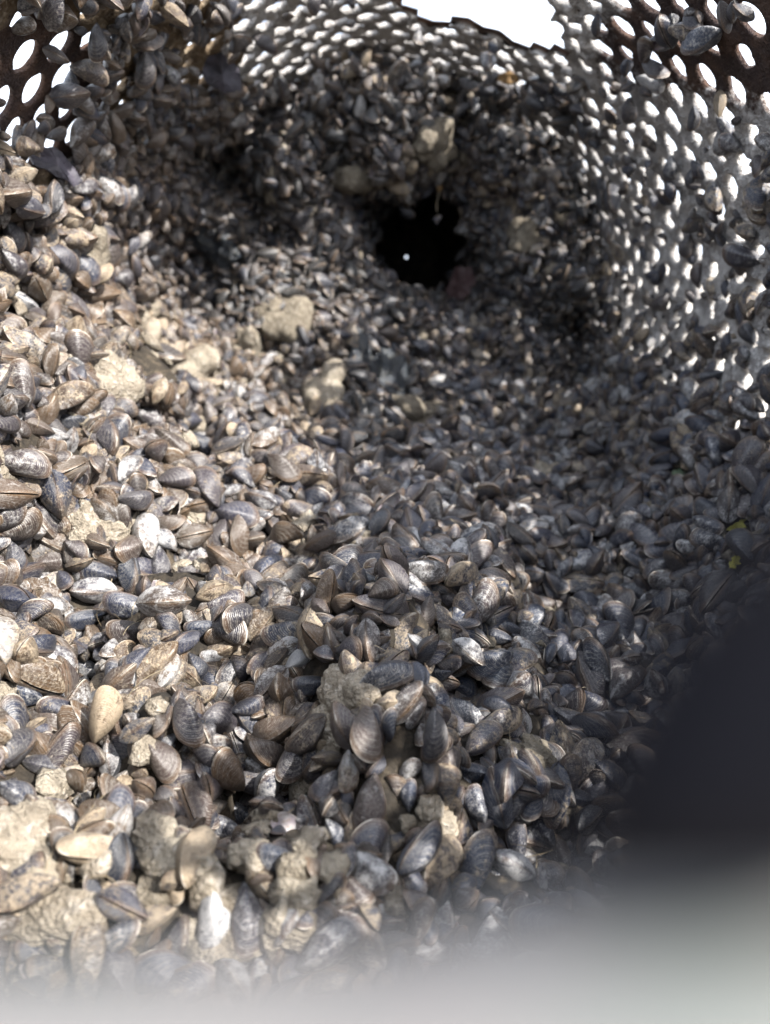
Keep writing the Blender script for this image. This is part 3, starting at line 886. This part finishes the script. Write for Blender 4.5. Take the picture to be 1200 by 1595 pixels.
for (x, y, r_, h) in RELIEF:
    if h < 0 and r_ <= 60:
        dens = dens * (1 - .92 * np.exp(-(((fx - x) ** 2 + (fy - y) ** 2) / (2 * (r_ * .42) ** 2))))
crv = (bil[:-1, :-1] < -.27) & ~scrz
dens = np.where(crv, dens * .18, dens)
prob = (area * dens).ravel(); tot = prob.sum(); prob /= tot
LAYERS = [(1.5e4, -.05, .95), (2.8e4, .26, 1.0), (1.1e4, .52, .9)]          # shells per m2, lift (in L), size factor
items = []
for dns, lift, sf in LAYERS:
    n = int(tot * dns)
    ci = RS.choice(len(prob), n, p=prob)
    pos = Pc.reshape(-1, 3)[ci] + (RS.rand(n, 3) - .5) * .003
    nr = Nc.reshape(-1, 3)[ci]
    L = np.clip(RS.lognormal(math.log(.0146), .31, n), .006, .0245) * sf
    L = L * (.80 + .20 * smooth(np.linalg.norm(pos, axis=1), .20, .34))
    L = np.where(pos[:, 1] > .5, L * .94, L)
    dg_ = np.degrees(np.arctan2(pos[:, 0], pos[:, 2] - ZC))
    L = np.where((dg_ > -60) & (dg_ < 100) & (pos[:, 1] < .58), L * .82, L)
    lft = np.where((dg_ > -62) & (dg_ < 104) & (pos[:, 1] < .60), lift * .45 + .02, lift)
    items.append((pos + nr * (L * lft)[:, None], nr, L))
pos = np.concatenate([i[0] for i in items]); nr = np.concatenate([i[1] for i in items]); L = np.concatenate([i[2] for i in items])
# avoid the heroes and the lumps
HP = np.array([h['pos'] for h in hero]); HL = np.array([h['L'] for h in hero])
keepm = np.ones(len(pos), bool)
for p_, l_ in zip(HP, HL):
    # nothing in front of a hero (towards the camera)
    d = pos - p_
    u = -p_ / np.linalg.norm(p_)
    al = d @ u
    lat = np.linalg.norm(d - al[:, None] * u, axis=1)
    keepm &= ~((al > -.15 * l_) & (lat < l_ * .42))
ST = np.array(STATIC)
CLEAR = []                  # spots kept open for the small flat scraps: centre, radius
for (cx_, cy_, cr_) in ((88, 262, 34), (342, 122, 30), (720, 440, 24), (1147, 820, 20), (1146, 876, 16), (1057, 740, 16), (790, 122, 16)):
    l_, n__, r__ = hit(cx_, cy_)
    CLEAR.append((np.array(l_), cr_ * l_.dot(Vector(FWD)) / FPX))
for s in ST:
    d = pos - s[:3]; u = -s[:3] / np.linalg.norm(s[:3]); al = d @ u
    lat = np.linalg.norm(d - al[:, None] * u, axis=1)
    keepm &= ~((np.linalg.norm(d, axis=1) < s[3] * .95) | ((al > 0) & (lat < s[3] * .55)))
pos, nr, L = pos[keepm], nr[keepm], L[keepm]
n = len(pos)
# long axis: beak to the bed, edge outwards, widely scattered
t1 = RS.normal(size=(n, 3)); t1 -= nr * (t1 * nr).sum(1)[:, None]; t1 /= np.linalg.norm(t1, axis=1)[:, None]
lean = RS.uniform(-.25, 1.15, n)
sw = (pos[:, 1] < .6) & (np.degrees(np.arctan2(pos[:, 0], pos[:, 2] - ZC)) > 25) & (np.degrees(np.arctan2(pos[:, 0], pos[:, 2] - ZC)) < 95)
lean = np.where(sw, lean * .5, lean)
X = t1 + nr * lean[:, None]; X /= np.linalg.norm(X, axis=1)[:, None]
anchor = pos.copy()
# relax: three balls per shell push each other apart
off = np.array([-.26, .0, .26]); rad = np.array([.115, .175, .145])
hc = np.stack([HP - np.array([h['X'] for h in hero]) * (.26 * HL)[:, None], HP, HP + np.array([h['X'] for h in hero]) * (.26 * HL)[:, None]], 1).reshape(-1, 3)
hrad = (HL[:, None] * rad[None]).ravel()
SC = np.concatenate([hc, ST[:, :3]]); SR = np.concatenate([hrad, ST[:, 3] * .9])
def pairs(S, rmax):
    cs = 2 * rmax
    k = np.floor(S / cs).astype(np.int64) + 512
    key = (k[:, 0] << 40) + (k[:, 1] << 20) + k[:, 2]
    order = np.argsort(key, kind='stable'); sk = key[order]
    A, B = [], []
    for dx in (-1, 0, 1):
        for dy in (-1, 0, 1):
            for dz in (-1, 0, 1):
                o = (dx << 40) + (dy << 20) + dz
                if o < 0: continue
                lo = np.searchsorted(sk, sk + o, 'left'); hi = np.searchsorted(sk, sk + o, 'right')
                if o == 0: lo = np.arange(len(sk)) + 1
                c = np.maximum(hi - lo, 0)
                a_ = np.repeat(np.arange(len(sk)), c)
                st = np.repeat(lo, c); cum = np.cumsum(c) - c
                b_ = st + (np.arange(c.sum()) - np.repeat(cum, c))
                A.append(order[a_]); B.append(order[b_])
    return np.concatenate(A), np.concatenate(B)
ns = 3 * n
owner = np.concatenate([np.repeat(np.arange(n), 3), -1 - np.arange(len(SC))])
RAD = np.concatenate([(L[:, None] * rad[None]).ravel(), SR])
small_static = np.minimum(RAD, .0105)
for it in range(22):
    S = (pos[:, None, :] + X[:, None, :] * (L[:, None] * off[None])[..., None]).reshape(-1, 3)
    S = np.concatenate([S, SC])
    if it % 4 == 0:
        pa, pb = pairs(S, .0088)
        ok = owner[pa] != owner[pb]
        ok &= ~((owner[pa] < 0) & (owner[pb] < 0))
        d2 = ((S[pa] - S[pb]) ** 2).sum(1)
        ok &= d2 < (RAD[pa] + RAD[pb] + .003) ** 2
        pa, pb = pa[ok], pb[ok]
    d = S[pa] - S[pb]; dist = np.linalg.norm(d, axis=1) + 1e-9
    pen = np.maximum(RAD[pa] + RAD[pb] - dist, 0)
    push = d / dist[:, None] * (pen * .5)[:, None]
    D = np.zeros_like(S)
    cnt = np.zeros(len(S))
    for ax in range(3):
        D[:, ax] = np.bincount(pa, push[:, ax], len(S)) - np.bincount(pb, push[:, ax], len(S))
    cnt = np.bincount(pa, pen > 0, len(S)) + np.bincount(pb, pen > 0, len(S))
    D /= np.maximum(cnt, 1)[:, None] ** .6
    Ds = D[:ns].reshape(n, 3, 3)
    pos = pos + Ds.mean(1) * 1.3
    X = X + (Ds[:, 2] - Ds[:, 0]) / (L[:, None] * .52) * .6
    X /= np.linalg.norm(X, axis=1)[:, None]
    pos = pos + (anchor - pos) * .05
Zr = RS.normal(size=(n, 3)); Zr -= X * (Zr * X).sum(1)[:, None]; Zr /= np.linalg.norm(Zr, axis=1)[:, None]
# clearance: nothing close to the lens
okc = (np.linalg.norm(pos, axis=1) > .09)
for p_, l_ in zip(HP, HL):
    d = pos - p_; u = -p_ / np.linalg.norm(p_); al = d @ u
    lat = np.linalg.norm(d - al[:, None] * u, axis=1)
    okc &= ~((al > .02 * l_) & (lat < l_ * .34 + L * .22))
for c_, r_ in CLEAR:
    d = pos - c_; u = -c_ / np.linalg.norm(c_); al = d @ u
    lat = np.linalg.norm(d - al[:, None] * u, axis=1)
    okc &= ~((al > -.004) & (lat < r_ + L * .12))
for s in ST:
    d = pos - s[:3]; u = -s[:3] / np.linalg.norm(s[:3]); al = d @ u
    lat = np.linalg.norm(d - al[:, None] * u, axis=1)
    okc &= ~((al > .1 * s[3]) & (lat < s[3] * .40))
pos, X, Zr, L, nr = pos[okc], X[okc], Zr[okc], L[okc], nr[okc]; n = len(pos)

bx, by, bd = project(pos)
nz = fbm(pos * 22, 2, 77)
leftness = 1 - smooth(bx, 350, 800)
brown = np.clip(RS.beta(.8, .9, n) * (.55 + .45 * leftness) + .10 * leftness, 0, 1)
pale = np.clip(RS.beta(1.35, 2.7, n) * 1.05 + .1 * (RS.rand(n) > .93), 0, 1.2)
dark = np.clip(RS.beta(1.1, 2.2, n) + .1 * (1 - leftness), 0, 1)
wet = np.exp(-(((bx - 430) / 150) ** 2 + ((by - 400) / 130) ** 2) ** 2) + np.exp(-(((bx - 600) / 70) ** 2 + ((by - 620) / 90) ** 2) ** 2)  # wet blue-black shells, with the far-left shade painted in as well
for ex_, ey_, rx_, ry_ in ((640, 178, 150, 34), (800, 200, 110, 50), (500, 235, 60, 60), (895, 330, 42, 120), (880, 480, 50, 80), (590, 380, 50, 80), (760, 420, 40, 70), (620, 430, 100, 70), (330, 330, 60, 110), (400, 250, 60, 60)):  # shade of the arch recess and tunnel mouth, painted dark onto the shells
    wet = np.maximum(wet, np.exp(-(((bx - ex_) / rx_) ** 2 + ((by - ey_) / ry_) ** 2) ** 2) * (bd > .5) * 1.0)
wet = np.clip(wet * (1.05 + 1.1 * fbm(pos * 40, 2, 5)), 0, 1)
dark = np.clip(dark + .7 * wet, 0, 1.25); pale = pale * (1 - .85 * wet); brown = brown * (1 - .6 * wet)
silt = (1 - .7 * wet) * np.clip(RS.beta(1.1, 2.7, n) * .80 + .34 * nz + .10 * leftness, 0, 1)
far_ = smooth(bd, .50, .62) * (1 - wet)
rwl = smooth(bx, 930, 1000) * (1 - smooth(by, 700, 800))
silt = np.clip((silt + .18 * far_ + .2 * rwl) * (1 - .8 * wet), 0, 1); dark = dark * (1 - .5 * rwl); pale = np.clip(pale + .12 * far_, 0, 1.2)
near_l = np.zeros(n)
for s in ST:
    near_l = np.maximum(near_l, 1 - smooth(np.linalg.norm(pos - s[:3], axis=1), s[3] * 1.1, s[3] * 1.1 + .014))
silt = np.clip(silt + .28 * near_l, 0, 1.1)
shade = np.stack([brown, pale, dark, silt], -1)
kindr = RS.rand(n)
gape = np.where(kindr > .982, RS.uniform(.2, .55, n), RS.uniform(0, .035, n))
single = kindr < 0
ysc = RS.uniform(.90, 1.18, n); zsc = RS.uniform(.85, 1.15, n); warp = RS.uniform(-.28, .28, n)

# merge heroes in front of the list
A_ = dict(pos=np.concatenate([HP, pos]), X=np.concatenate([np.array([h['X'] for h in hero]), X]),
          Z=np.concatenate([np.array([h['Z'] for h in hero]), Zr]), L=np.concatenate([HL, L]),
          shade=np.concatenate([np.array([h['shade'] for h in hero]), shade]),
          gape=np.concatenate([np.array([.42 if h['pose'] == 'g' else .012 for h in hero]), gape]),
          single=np.concatenate([np.array([h['pose'] == 'v' for h in hero]), single]),
          ysc=np.concatenate([RS.uniform(.98, 1.15, len(hero)), ysc]),
          zsc=np.concatenate([RS.uniform(.9, 1.1, len(hero)), zsc]),
          warp=np.concatenate([RS.uniform(-.2, .2, len(hero)), warp]))
NTOT = len(A_['pos']); NH = len(hero)
Yv = np.cross(A_['Z'], A_['X'])
ROT = np.stack([A_['X'], Yv, A_['Z']], -1)           # columns
seeds = RS.rand(NTOT, 3) * 60

def shell_parts(i, lod):
    """valve arrays of shell i in its own frame (metres)"""
    thick = A_['gape'][i] > .1 or A_['single'][i]
    out = []
    for side in ((1,) if A_['single'][i] else (1, -1)):
        W, T, G, I, V0 = valve_geom(lod, thick, side, A_['ysc'][i], A_['zsc'][i], A_['gape'][i], A_['warp'][i])
        lc = V0.copy(); lc[:, 2] *= side
        out.append((W * A_['L'][i], T, G, I, lc + seeds[i]))
    return out

# ------------------------------------------------------------------ choose the 300 that show largest
allpx, ally, alld = project(A_['pos'])
alldist = np.linalg.norm(A_['pos'], axis=1)
sizepx = A_['L'] * FPX / np.maximum(alld, .02)
SV = (A_['pos'][:, None, :] + A_['X'][:, None, :] * (A_['L'][:, None] * off[None])[..., None])
# occlusion with a coarse proxy: balls of every shell in a picture-space depth buffer
W_, H_ = 300, 399
zb = np.full((H_, W_), 9.0); ib = np.full((H_, W_), -1, int)
sx, sy, sdp = project(SV.reshape(-1, 3)); srad = (A_['L'][:, None] * rad[None]).ravel() * FPX / np.maximum(sdp, .02) / 4
own = np.repeat(np.arange(NTOT), 3)
for k in np.argsort(-sdp):
    if sdp[k] < .05: continue
    cx, cy, rr = sx[k] / 4, sy[k] / 4, max(srad[k], .8)
    x0, x1, y0, y1 = int(max(cx - rr, 0)), int(min(cx + rr + 1, W_)), int(max(cy - rr, 0)), int(min(cy + rr + 1, H_))
    if x0 >= x1 or y0 >= y1: continue
    sub = ib[y0:y1, x0:x1]
    yy, xx = np.ogrid[y0:y1, x0:x1]
    sub[(xx - cx) ** 2 + (yy - cy) ** 2 <= rr * rr] = own[k]
yy, xx = np.mgrid[0:H_, 0:W_]
hidden = (yy * 4 > 1500) | ((xx * 4 > 1000) & (yy * 4 > 1060))
cntv = np.bincount(ib[(ib >= 0) & ~hidden], minlength=NTOT)
visfrac = cntv * 16.0
score = visfrac.copy()
score[:NH] += 1e6
order = np.argsort(-score)
IND = [int(i) for i in order[:300]]
INDset = set(IND)

# ---- labels for those without a hand-written one
def tone(s):
    b_, p_, d_, t_ = s
    if t_ > .62: return "silt-dusted"
    if p_ > .68: return "pale grey" if b_ < .45 else "pale tan"
    if d_ > .62: return "blackish" if b_ < .5 else "dark brown"
    if b_ > .62: return "brown"
    if b_ > .38: return "grey-brown"
    return "blue-grey" if p_ > .35 else "slate-blue"
def pose_word(i):
    v = -A_['pos'][i] / alldist[i]
    if A_['single'][i]: return "single valve"
    if A_['gape'][i] > .1: return "gaping mussel"
    cx_ = abs(A_['X'][i] @ v); cz_ = abs(A_['Z'][i] @ v)
    if cx_ > .82: return "mussel seen end on"
    if cz_ > .66:
        ax = abs(A_['X'][i][0])
        return "mussel, broad side showing and lying level" if ax > .7 else "mussel, broad side showing and standing upright"
    if cz_ < .30: return "mussel seen edge on"
    return "mussel tilted over"
def size_word(i):
    l = sizepx[i]
    return "large" if l > 78 else ("small" if l < 50 else "")
LMp = np.array([(a_, b_) for a_, b_, _ in LM], float)
used = set(h['label'] for h in hero)
def rel(dx, dy):
    an = math.degrees(math.atan2(dy, dx))
    names = ["right of", "lower right of", "below", "lower left of", "left of", "upper left of", "above", "upper right of"]
    return names[int(((an + 22.5) % 360) // 45)]
def auto_label(i):
    dx = allpx[i] - LMp[:, 0]; dy = ally[i] - LMp[:, 1]
    o = np.argsort(dx ** 2 + dy ** 2)
    core = " ".join(x for x in (size_word(i), tone(A_['shade'][i]), pose_word(i)) if x)
    for j in o[:6]:
        w = f"{core}, {rel(dx[j], dy[j])} {LM[j][2]}"
        if w not in used and len(w.split()) <= 16: used.add(w); return w
    for j in o[:3]:
        for k in o[1:7]:
            if k == j: continue
            w = f"{tone(A_['shade'][i])} mussel between {LM[j][2]} and {LM[k][2]}"
            if w not in used and len(w.split()) <= 16: used.add(w); return w
    return core + " in the crowd"

GROUP = "mussels carpeting the inside of the drum"
for i in IND:
    root = bpy.data.objects.new("mussel", None)
    COL.objects.link(root)
    M4 = Matrix([[ROT[i][r_][0], ROT[i][r_][1], ROT[i][r_][2], A_['pos'][i][r_]] for r_ in range(3)] + [[0, 0, 0, 1]])
    root.matrix_world = M4
    root.empty_display_size = .005
    lab = hero[i]['label'] if i < NH else auto_label(i)
    tag(root, lab, "mussel", GROUP)
    for (Wv, T, G, I, lc) in shell_parts(i, 'hi'):
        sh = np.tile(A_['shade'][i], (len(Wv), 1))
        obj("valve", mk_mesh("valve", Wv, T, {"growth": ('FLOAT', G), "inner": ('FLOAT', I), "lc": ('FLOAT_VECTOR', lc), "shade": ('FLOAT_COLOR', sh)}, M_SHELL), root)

# ---- everything else: one mass
VV, TT3, GG, II, LC, SH = [], [], [], [], [], []; base = 0
for i in range(NTOT):
    if i in INDset: continue
    lod = 'mid' if sizepx[i] > 46 and alldist[i] < .42 and cntv[i] > 6 else 'lo'
    if cntv[i] <= 1: lod = 'min'
    for (Wv, T, G, I, lc) in shell_parts(i, lod):
        VV.append(Wv @ ROT[i].T + A_['pos'][i]); TT3.append(T + base); base += len(Wv)
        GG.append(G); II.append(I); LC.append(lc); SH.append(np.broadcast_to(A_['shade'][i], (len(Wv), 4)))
me = mk_mesh("mussel_mass", np.concatenate(VV), np.concatenate(TT3),
             {"growth": ('FLOAT', np.concatenate(GG)), "inner": ('FLOAT', np.concatenate(II)),
              "lc": ('FLOAT_VECTOR', np.concatenate(LC)), "shade": ('FLOAT_COLOR', np.concatenate(SH))}, M_SHELL)
mass = obj("mussel_mass", me)
mass['kind'] = 'stuff'; mass['label'] = "thousands of small zebra mussels crusting floor, walls and far end of the drum"

# silt clots binding the shells
V2, F2 = icosphere(2)
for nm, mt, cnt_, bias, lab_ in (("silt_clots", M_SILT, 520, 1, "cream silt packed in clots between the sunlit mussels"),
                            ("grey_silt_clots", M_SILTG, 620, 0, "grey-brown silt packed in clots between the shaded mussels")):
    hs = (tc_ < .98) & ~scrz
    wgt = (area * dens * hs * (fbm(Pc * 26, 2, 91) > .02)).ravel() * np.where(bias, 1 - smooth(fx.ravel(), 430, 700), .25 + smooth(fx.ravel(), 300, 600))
    ci = RS.choice(len(wgt), cnt_, p=wgt / wgt.sum())
    ctr = Pc.reshape(-1, 3)[ci]; nrm_ = Nc.reshape(-1, 3)[ci]
    sz = RS.uniform(.0025, .0075, cnt_) * RS.uniform(.6, 1, cnt_)
    st_ = RS.uniform(.55, 1.5, (cnt_, 1, 3))
    Dd = V2[None] * np.ones((cnt_, 1, 1))
    rr_ = 1 + .85 * fbm(Dd * 1.7 + ctr[:, None] * 900, 3, 7) + .25 * fbm(Dd * 5 + ctr[:, None] * 900, 2, 8)
    VV_ = Dd * rr_[..., None] * st_ * sz[:, None, None] 
    VV_ = VV_ - nrm_[:, None] * ((VV_ * nrm_[:, None]).sum(-1) * .45)[..., None] + (ctr + nrm_ * .0046)[:, None]
    TT_ = F2[None] + (np.arange(cnt_) * len(V2))[:, None, None]
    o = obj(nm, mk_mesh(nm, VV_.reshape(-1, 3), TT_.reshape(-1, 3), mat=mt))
    o['kind'] = 'stuff'; o['label'] = lab_

# ------------------------------------------------------------------ small separate things
def tube(pts, rads, nseg=10, cap=True):
    pts = [Vector(p) for p in pts]; V, T = [], []
    up = Vector((.13, .2, 1)).normalized()
    for k, p in enumerate(pts):
        d = (pts[min(k + 1, len(pts) - 1)] - pts[max(k - 1, 0)]).normalized()
        a_ = d.cross(up).normalized(); b_ = d.cross(a_).normalized()
        for s in range(nseg):
            t = 2 * math.pi * s / nseg
            V.append(p + (a_ * math.cos(t) + b_ * math.sin(t)) * rads[k])
    for k in range(len(pts) - 1):
        for s in range(nseg):
            s2 = (s + 1) % nseg; i0 = k * nseg
            T += [(i0 + s, i0 + s2, i0 + nseg + s2), (i0 + s, i0 + nseg + s2, i0 + nseg + s)]
    if cap:
        V.append(pts[0]); c0 = len(V) - 1; V.append(pts[-1]); c1 = len(V) - 1
        for s in range(nseg):
            s2 = (s + 1) % nseg; i0 = (len(pts) - 1) * nseg
            T += [(c0, s2, s), (c1, i0 + s, i0 + s2)]
    return np.array([tuple(v) for v in V]), np.array(T)

def slab(px, py, poly, thick, lift, mat, name, label, cat, tiltn=.3, seed=1):
    """thin broken plate with a real outline and thickness lying on the growth"""
    loc, nrm, r = hit(px, py); sc = loc.dot(Vector(FWD)) / FPX
    nn = (nrm * tiltn - r * (1 - tiltn)).normalized()
    ex = (Vector((1, 0, 0)) - nn * nn.x).normalized(); ey = nn.cross(ex)
    if ey.dot(Vector(UPV)) < 0: ey = -ey
    rs = np.random.RandomState(seed)
    # densify outline
    out = []
    for k in range(len(poly)):
        a_, b_ = np.array(poly[k], float), np.array(poly[(k + 1) % len(poly)], float)
        for t in np.linspace(0, 1, 5, endpoint=False): out.append(a_ * (1 - t) + b_ * t + rs.normal(size=2) * 1.0)
    out = np.array(out) * sc; c = out.mean(0); n_ = len(out)
    V, T = [], []
    ctr = np.array(loc - r * lift)
    def W(p, h): return np.array(ex) * p[0] - np.array(ey) * p[1] + np.array(nn) * h
    for f, h in ((1, -thick / 2), (1, thick / 2), (.93, thick * .62), (.5, thick * .72)):
        for p in out: V.append(W(c + (p - c) * f, h + rs.normal() * thick * .05 + thick * .5 * math.sin(p[0] * 160 + seed) * math.cos(p[1] * 190) - abs(p[0] - c[0]) * .22 + (p[1] - c[1]) * .15))
    V.append(W(c, thick * .7)); V.append(W(c, -thick * .6))
    for l in range(3):
        for k in range(n_):
            k2 = (k + 1) % n_; i0 = l * n_
            T += [(i0 + k, i0 + n_ + k, i0 + n_ + k2), (i0 + k, i0 + n_ + k2, i0 + k2)]
    for k in range(n_):
        k2 = (k + 1) % n_
        T += [(3 * n_ + k, 4 * n_, 3 * n_ + k2), (k, k2, 4 * n_ + 1)]
    o = obj(name, mk_mesh(name, np.array(V), np.array(T), mat=mat, smooth_=False)); o.location = ctr
    tag(o, label, cat)
    return o

m_slate = plain("purple_slate", (.050, .045, .060), .55, (.022, .021, .028), 120, .4, .0018)
m_leafy = plain("yellow_leaf", (.36, .33, .05), .6, (.22, .21, .04), 300)
m_leafg = plain("green_leaf", (.09, .13, .075), .6, (.06, .08, .05), 300)
m_org = plain("amber_shell", (.30, .19, .08), .5, (.18, .11, .05), 300)
m_redd = plain("red_stone", (.085, .052, .050), .6, (.08, .045, .045), 150, .4, .0008)
slab(88, 262, [(-38, -26), (-10, -30), (8, -26), (30, 0), (38, 22), (20, 26), (4, 14), (-30, -6)], .0022, .014, m_slate, "slate_shard",
     "purple-grey slate shard propped below the bare steel holes, upper left", "stone shard", .35, 3)
slab(342, 122, [(-26, -30), (8, -34), (34, -8), (30, 22), (4, 18), (-22, 4)], .003, .014, m_slate, "slate_shard",
     "crumpled purple-grey shard among dark mussels on the upper left wall", "stone shard", .35, 4)
slab(720, 440, [(-28, 10), (-10, -24), (14, -22), (26, 6), (10, 26), (-16, 30)], .006, .014, m_redd, "red_stone",
     "dull reddish stone at the lower lip of the dark tunnel", "stone", .4, 5)
slab(1147, 820, [(-14, 4), (-6, -3), (4, -8), (16, -12), (10, -3), (14, 2), (0, 3), (-8, 9)], .0004, .006, m_leafy, "leaf_scrap",
     "small bright yellow leaf scrap on the right wall", "leaf", .2, 6)
slab(1146, 876, [(-10, 6), (-7, -5), (0, -10), (8, -6), (6, 4), (-3, 10)], .0004, .006, m_leafy, "leaf_scrap",
     "dim yellow-green leaf scrap beside the dark blur, lower of the two", "leaf", .2, 7)
slab(1057, 740, [(-10, 8), (-9, -6), (2, -10), (10, -3), (9, 7), (0, 10)], .0004, .005, m_leafg, "leaf_scrap",
     "dull green leaf scrap on the grey crust low on the right wall", "leaf", .2, 8)
slab(790, 122, [(-14, 5), (-12, -6), (2, -9), (16, -4), (18, 5), (2, 8)], .002, .014, m_org, "amber_shell_chip",
     "amber shell chip catching light at the ceiling's far edge", "shell chip", .3, 9)

# byssus threads and fine weed strands straggling over the shells
VV_, TT_ = [], []; b0_ = 0
wgt = (area * dens * (tc_ < .8) * ~scrz).ravel(); wgt = wgt / wgt.sum()
for c_ in RS.choice(len(wgt), 420, p=wgt):
    p0 = Pc.reshape(-1, 3)[c_] + Nc.reshape(-1, 3)[c_] * RS.uniform(.006, .009)
    t_ = RS.normal(size=3); nq = Nc.reshape(-1, 3)[c_]; t_ -= nq * (t_ @ nq); t_ /= np.linalg.norm(t_)
    s_ = np.cross(nq, t_); ln_ = RS.uniform(.006, .022); cv = RS.uniform(-.4, .4)
    pts_ = [p0 + t_ * ln_ * f + s_ * ln_ * cv * math.sin(f * 3) + nq * (.002 * math.sin(f * 3.1) - .003 * f) for f in np.linspace(0, 1, 7)]
    r_ = RS.uniform(.00009, .0002)
    v_, f_ = tube(pts_, [r_, r_, r_ * .9, r_ * .9, r_ * .8, r_ * .7, r_ * .4], 4, False)
    VV_.append(v_); TT_.append(f_ + b0_); b0_ += len(v_)
o = obj("byssus_threads", mk_mesh("byssus_threads", np.concatenate(VV_), np.concatenate(TT_), mat=plain("byssus", (.13, .10, .06), .6, (.30, .25, .17), 60)))
o['kind'] = 'stuff'; o['label'] = "fine brown threads straggling over the mussels"

# thread with a tiny snail hanging in front of the tunnel
th_r = ray(683, 290).normalized(); base = th_r * (.655 / th_r.dot(Vector(FWD)))
th_r = base
sc = .655 / FPX
m_thread = plain("byssus_thread", (.30, .25, .18), .7)
m_snail = plain("snail_shell", (.05, .06, .10), .25, (.25, .20, .15), 500, .6)
thr = bpy.data.objects.new("hanging_thread", None); COL.objects.link(thr); thr.location = th_r
tag(thr, "thin brown thread hanging before the dark tunnel with a tiny snail on it", "thread")
pts = [(0, .004, 18 * sc), (.3 * sc, .002, 8 * sc), (2 * sc, 0, -4 * sc), (0, 0, -16 * sc), (-2 * sc, 0, -28 * sc), (-1 * sc, 0, -38 * sc)]
V, T = tube(pts, [.0010, .0012, .0007, .00045, .0005, .0006], 7)
obj("strand", mk_mesh("strand", V, T, mat=m_thread), thr)
V = ICO_V[:] * np.array([4.5, 4.5, 6.0]) * sc; V = V * (1 + .10 * np.sin(ICO_V[:, 2:3] * 14))
o = obj("bead", mk_mesh("bead", V + np.array([2 * sc, 0, -2 * sc]) * 1.0, ICO_F, mat=m_org), thr)
rads, pts = [], []
for k in range(40):
    f = k / 39; t = f * 4.6 * math.pi; rr = (1 - f) * 5.0 * sc + .3 * sc
    pts.append((-1 * sc + rr * math.cos(t) * .8, rr * math.sin(t) * .8, (-44 - 12 * f ** .8) * sc)); rads.append((1 - f) * 3.4 * sc + .5 * sc)
V, T = tube(pts, rads, 10)
obj("snail_shell", mk_mesh("snail_shell", V, T, mat=m_snail), thr)

# pale root fibre across the right crust
m_fib = plain("dry_fibre", (.45, .40, .32), .8)
loc1, n1_, _ = hit(1032, 722); loc2, n2_, _ = hit(1070, 680)
mid_ = (loc1 + loc2) / 2 + n1_ * .008
V, T = tube([loc1 + n1_ * .004, mid_, loc2 + n2_ * .005], [.0004, .0005, .0003], 6)
tag(obj("dry_fibre", mk_mesh("dry_fibre", V, T, mat=m_fib)), "thin dry fibre lying across grey crust where the right wall meets floor", "fibre")

# ------------------------------------------------------------------ things touching the lens (blurred)
# front end plate of the drum: the camera looks over its rolled lip
m_galv = plain("galvanised_lip", (.128, .118, .115), .6, (.090, .098, .094), 140, .5)
plate = bpy.data.objects.new("end_plate", None); COL.objects.link(plate)
plate.location = (0, .0080, -.0095)
tag(plate, "pale grey metal end plate lip blurred across the bottom of the picture", "end plate")
# rolled lip: a thick tube bending with the opening
YL, ZL = .0095, -.0157
LX = [math.copysign(abs(k / 20 - 1) ** 2.6, k / 20 - 1) * .19 for k in range(41)]
pts, rads = [], []
for k in range(41):
    x = LX[k]
    pts.append((x, .0015, (ZL + .0095) + .10 * x * x + .0012 * math.tanh((x - .0022) / .0035))); rads.append(.0036)
V, T = tube(pts, rads, 16)
obj("rolled_lip", mk_mesh("rolled_lip", V, T, mat=m_galv), plate)
Vp, Tp = [], []
for k in range(41):
    x = LX[k]
    zt = (ZL + .0095) + .10 * x * x + .0012 * math.tanh((x - .0022) / .0035)
    zb = -math.sqrt(max(.2 ** 2 - x * x, 0)) + ZC + .0095
    for y in (.0005, .0025): Vp += [(x, y, zt), (x, y, zb)]
for k in range(40):
    b0 = k * 4; b1 = b0 + 4
    Tp += [(b0, b0 + 1, b1 + 1), (b0, b1 + 1, b1), (b0 + 2, b1 + 3, b0 + 3), (b0 + 2, b1 + 2, b1 + 3)]
obj("sheet", mk_mesh("sheet", np.array(Vp), np.array(Tp), mat=m_galv, smooth_=False), plate)

# dark padded strap end
m_strap = plain("navy_strap", (.0042, .0044, .0062), 1.0, (.0062, .0055, .0055), 120, .03)
def at(px, py, d):
    r = ray(px, py); return r * d
pp = [(850, 1390, .0116, .0001), (870, 1376, .0116, .0003), (912, 1346, .0116, .00075), (975, 1300, .0116, .0013), (1065, 1240, .0116, .0019),
      (1190, 1160, .0117, .0025), (1330, 1080, .0120, .0030), (1500, 985, .0124, .0033), (1750, 870, .0134, .0035)]
V, T = tube([at(a_, b_, c) for a_, b_, c, d in pp], [d for a_, b_, c, d in pp], 24)
st = obj("strap", mk_mesh("strap", V, T, mat=m_strap))
tag(st, "dark navy rounded strap end blurred at the lower right, close to the lens", "strap")
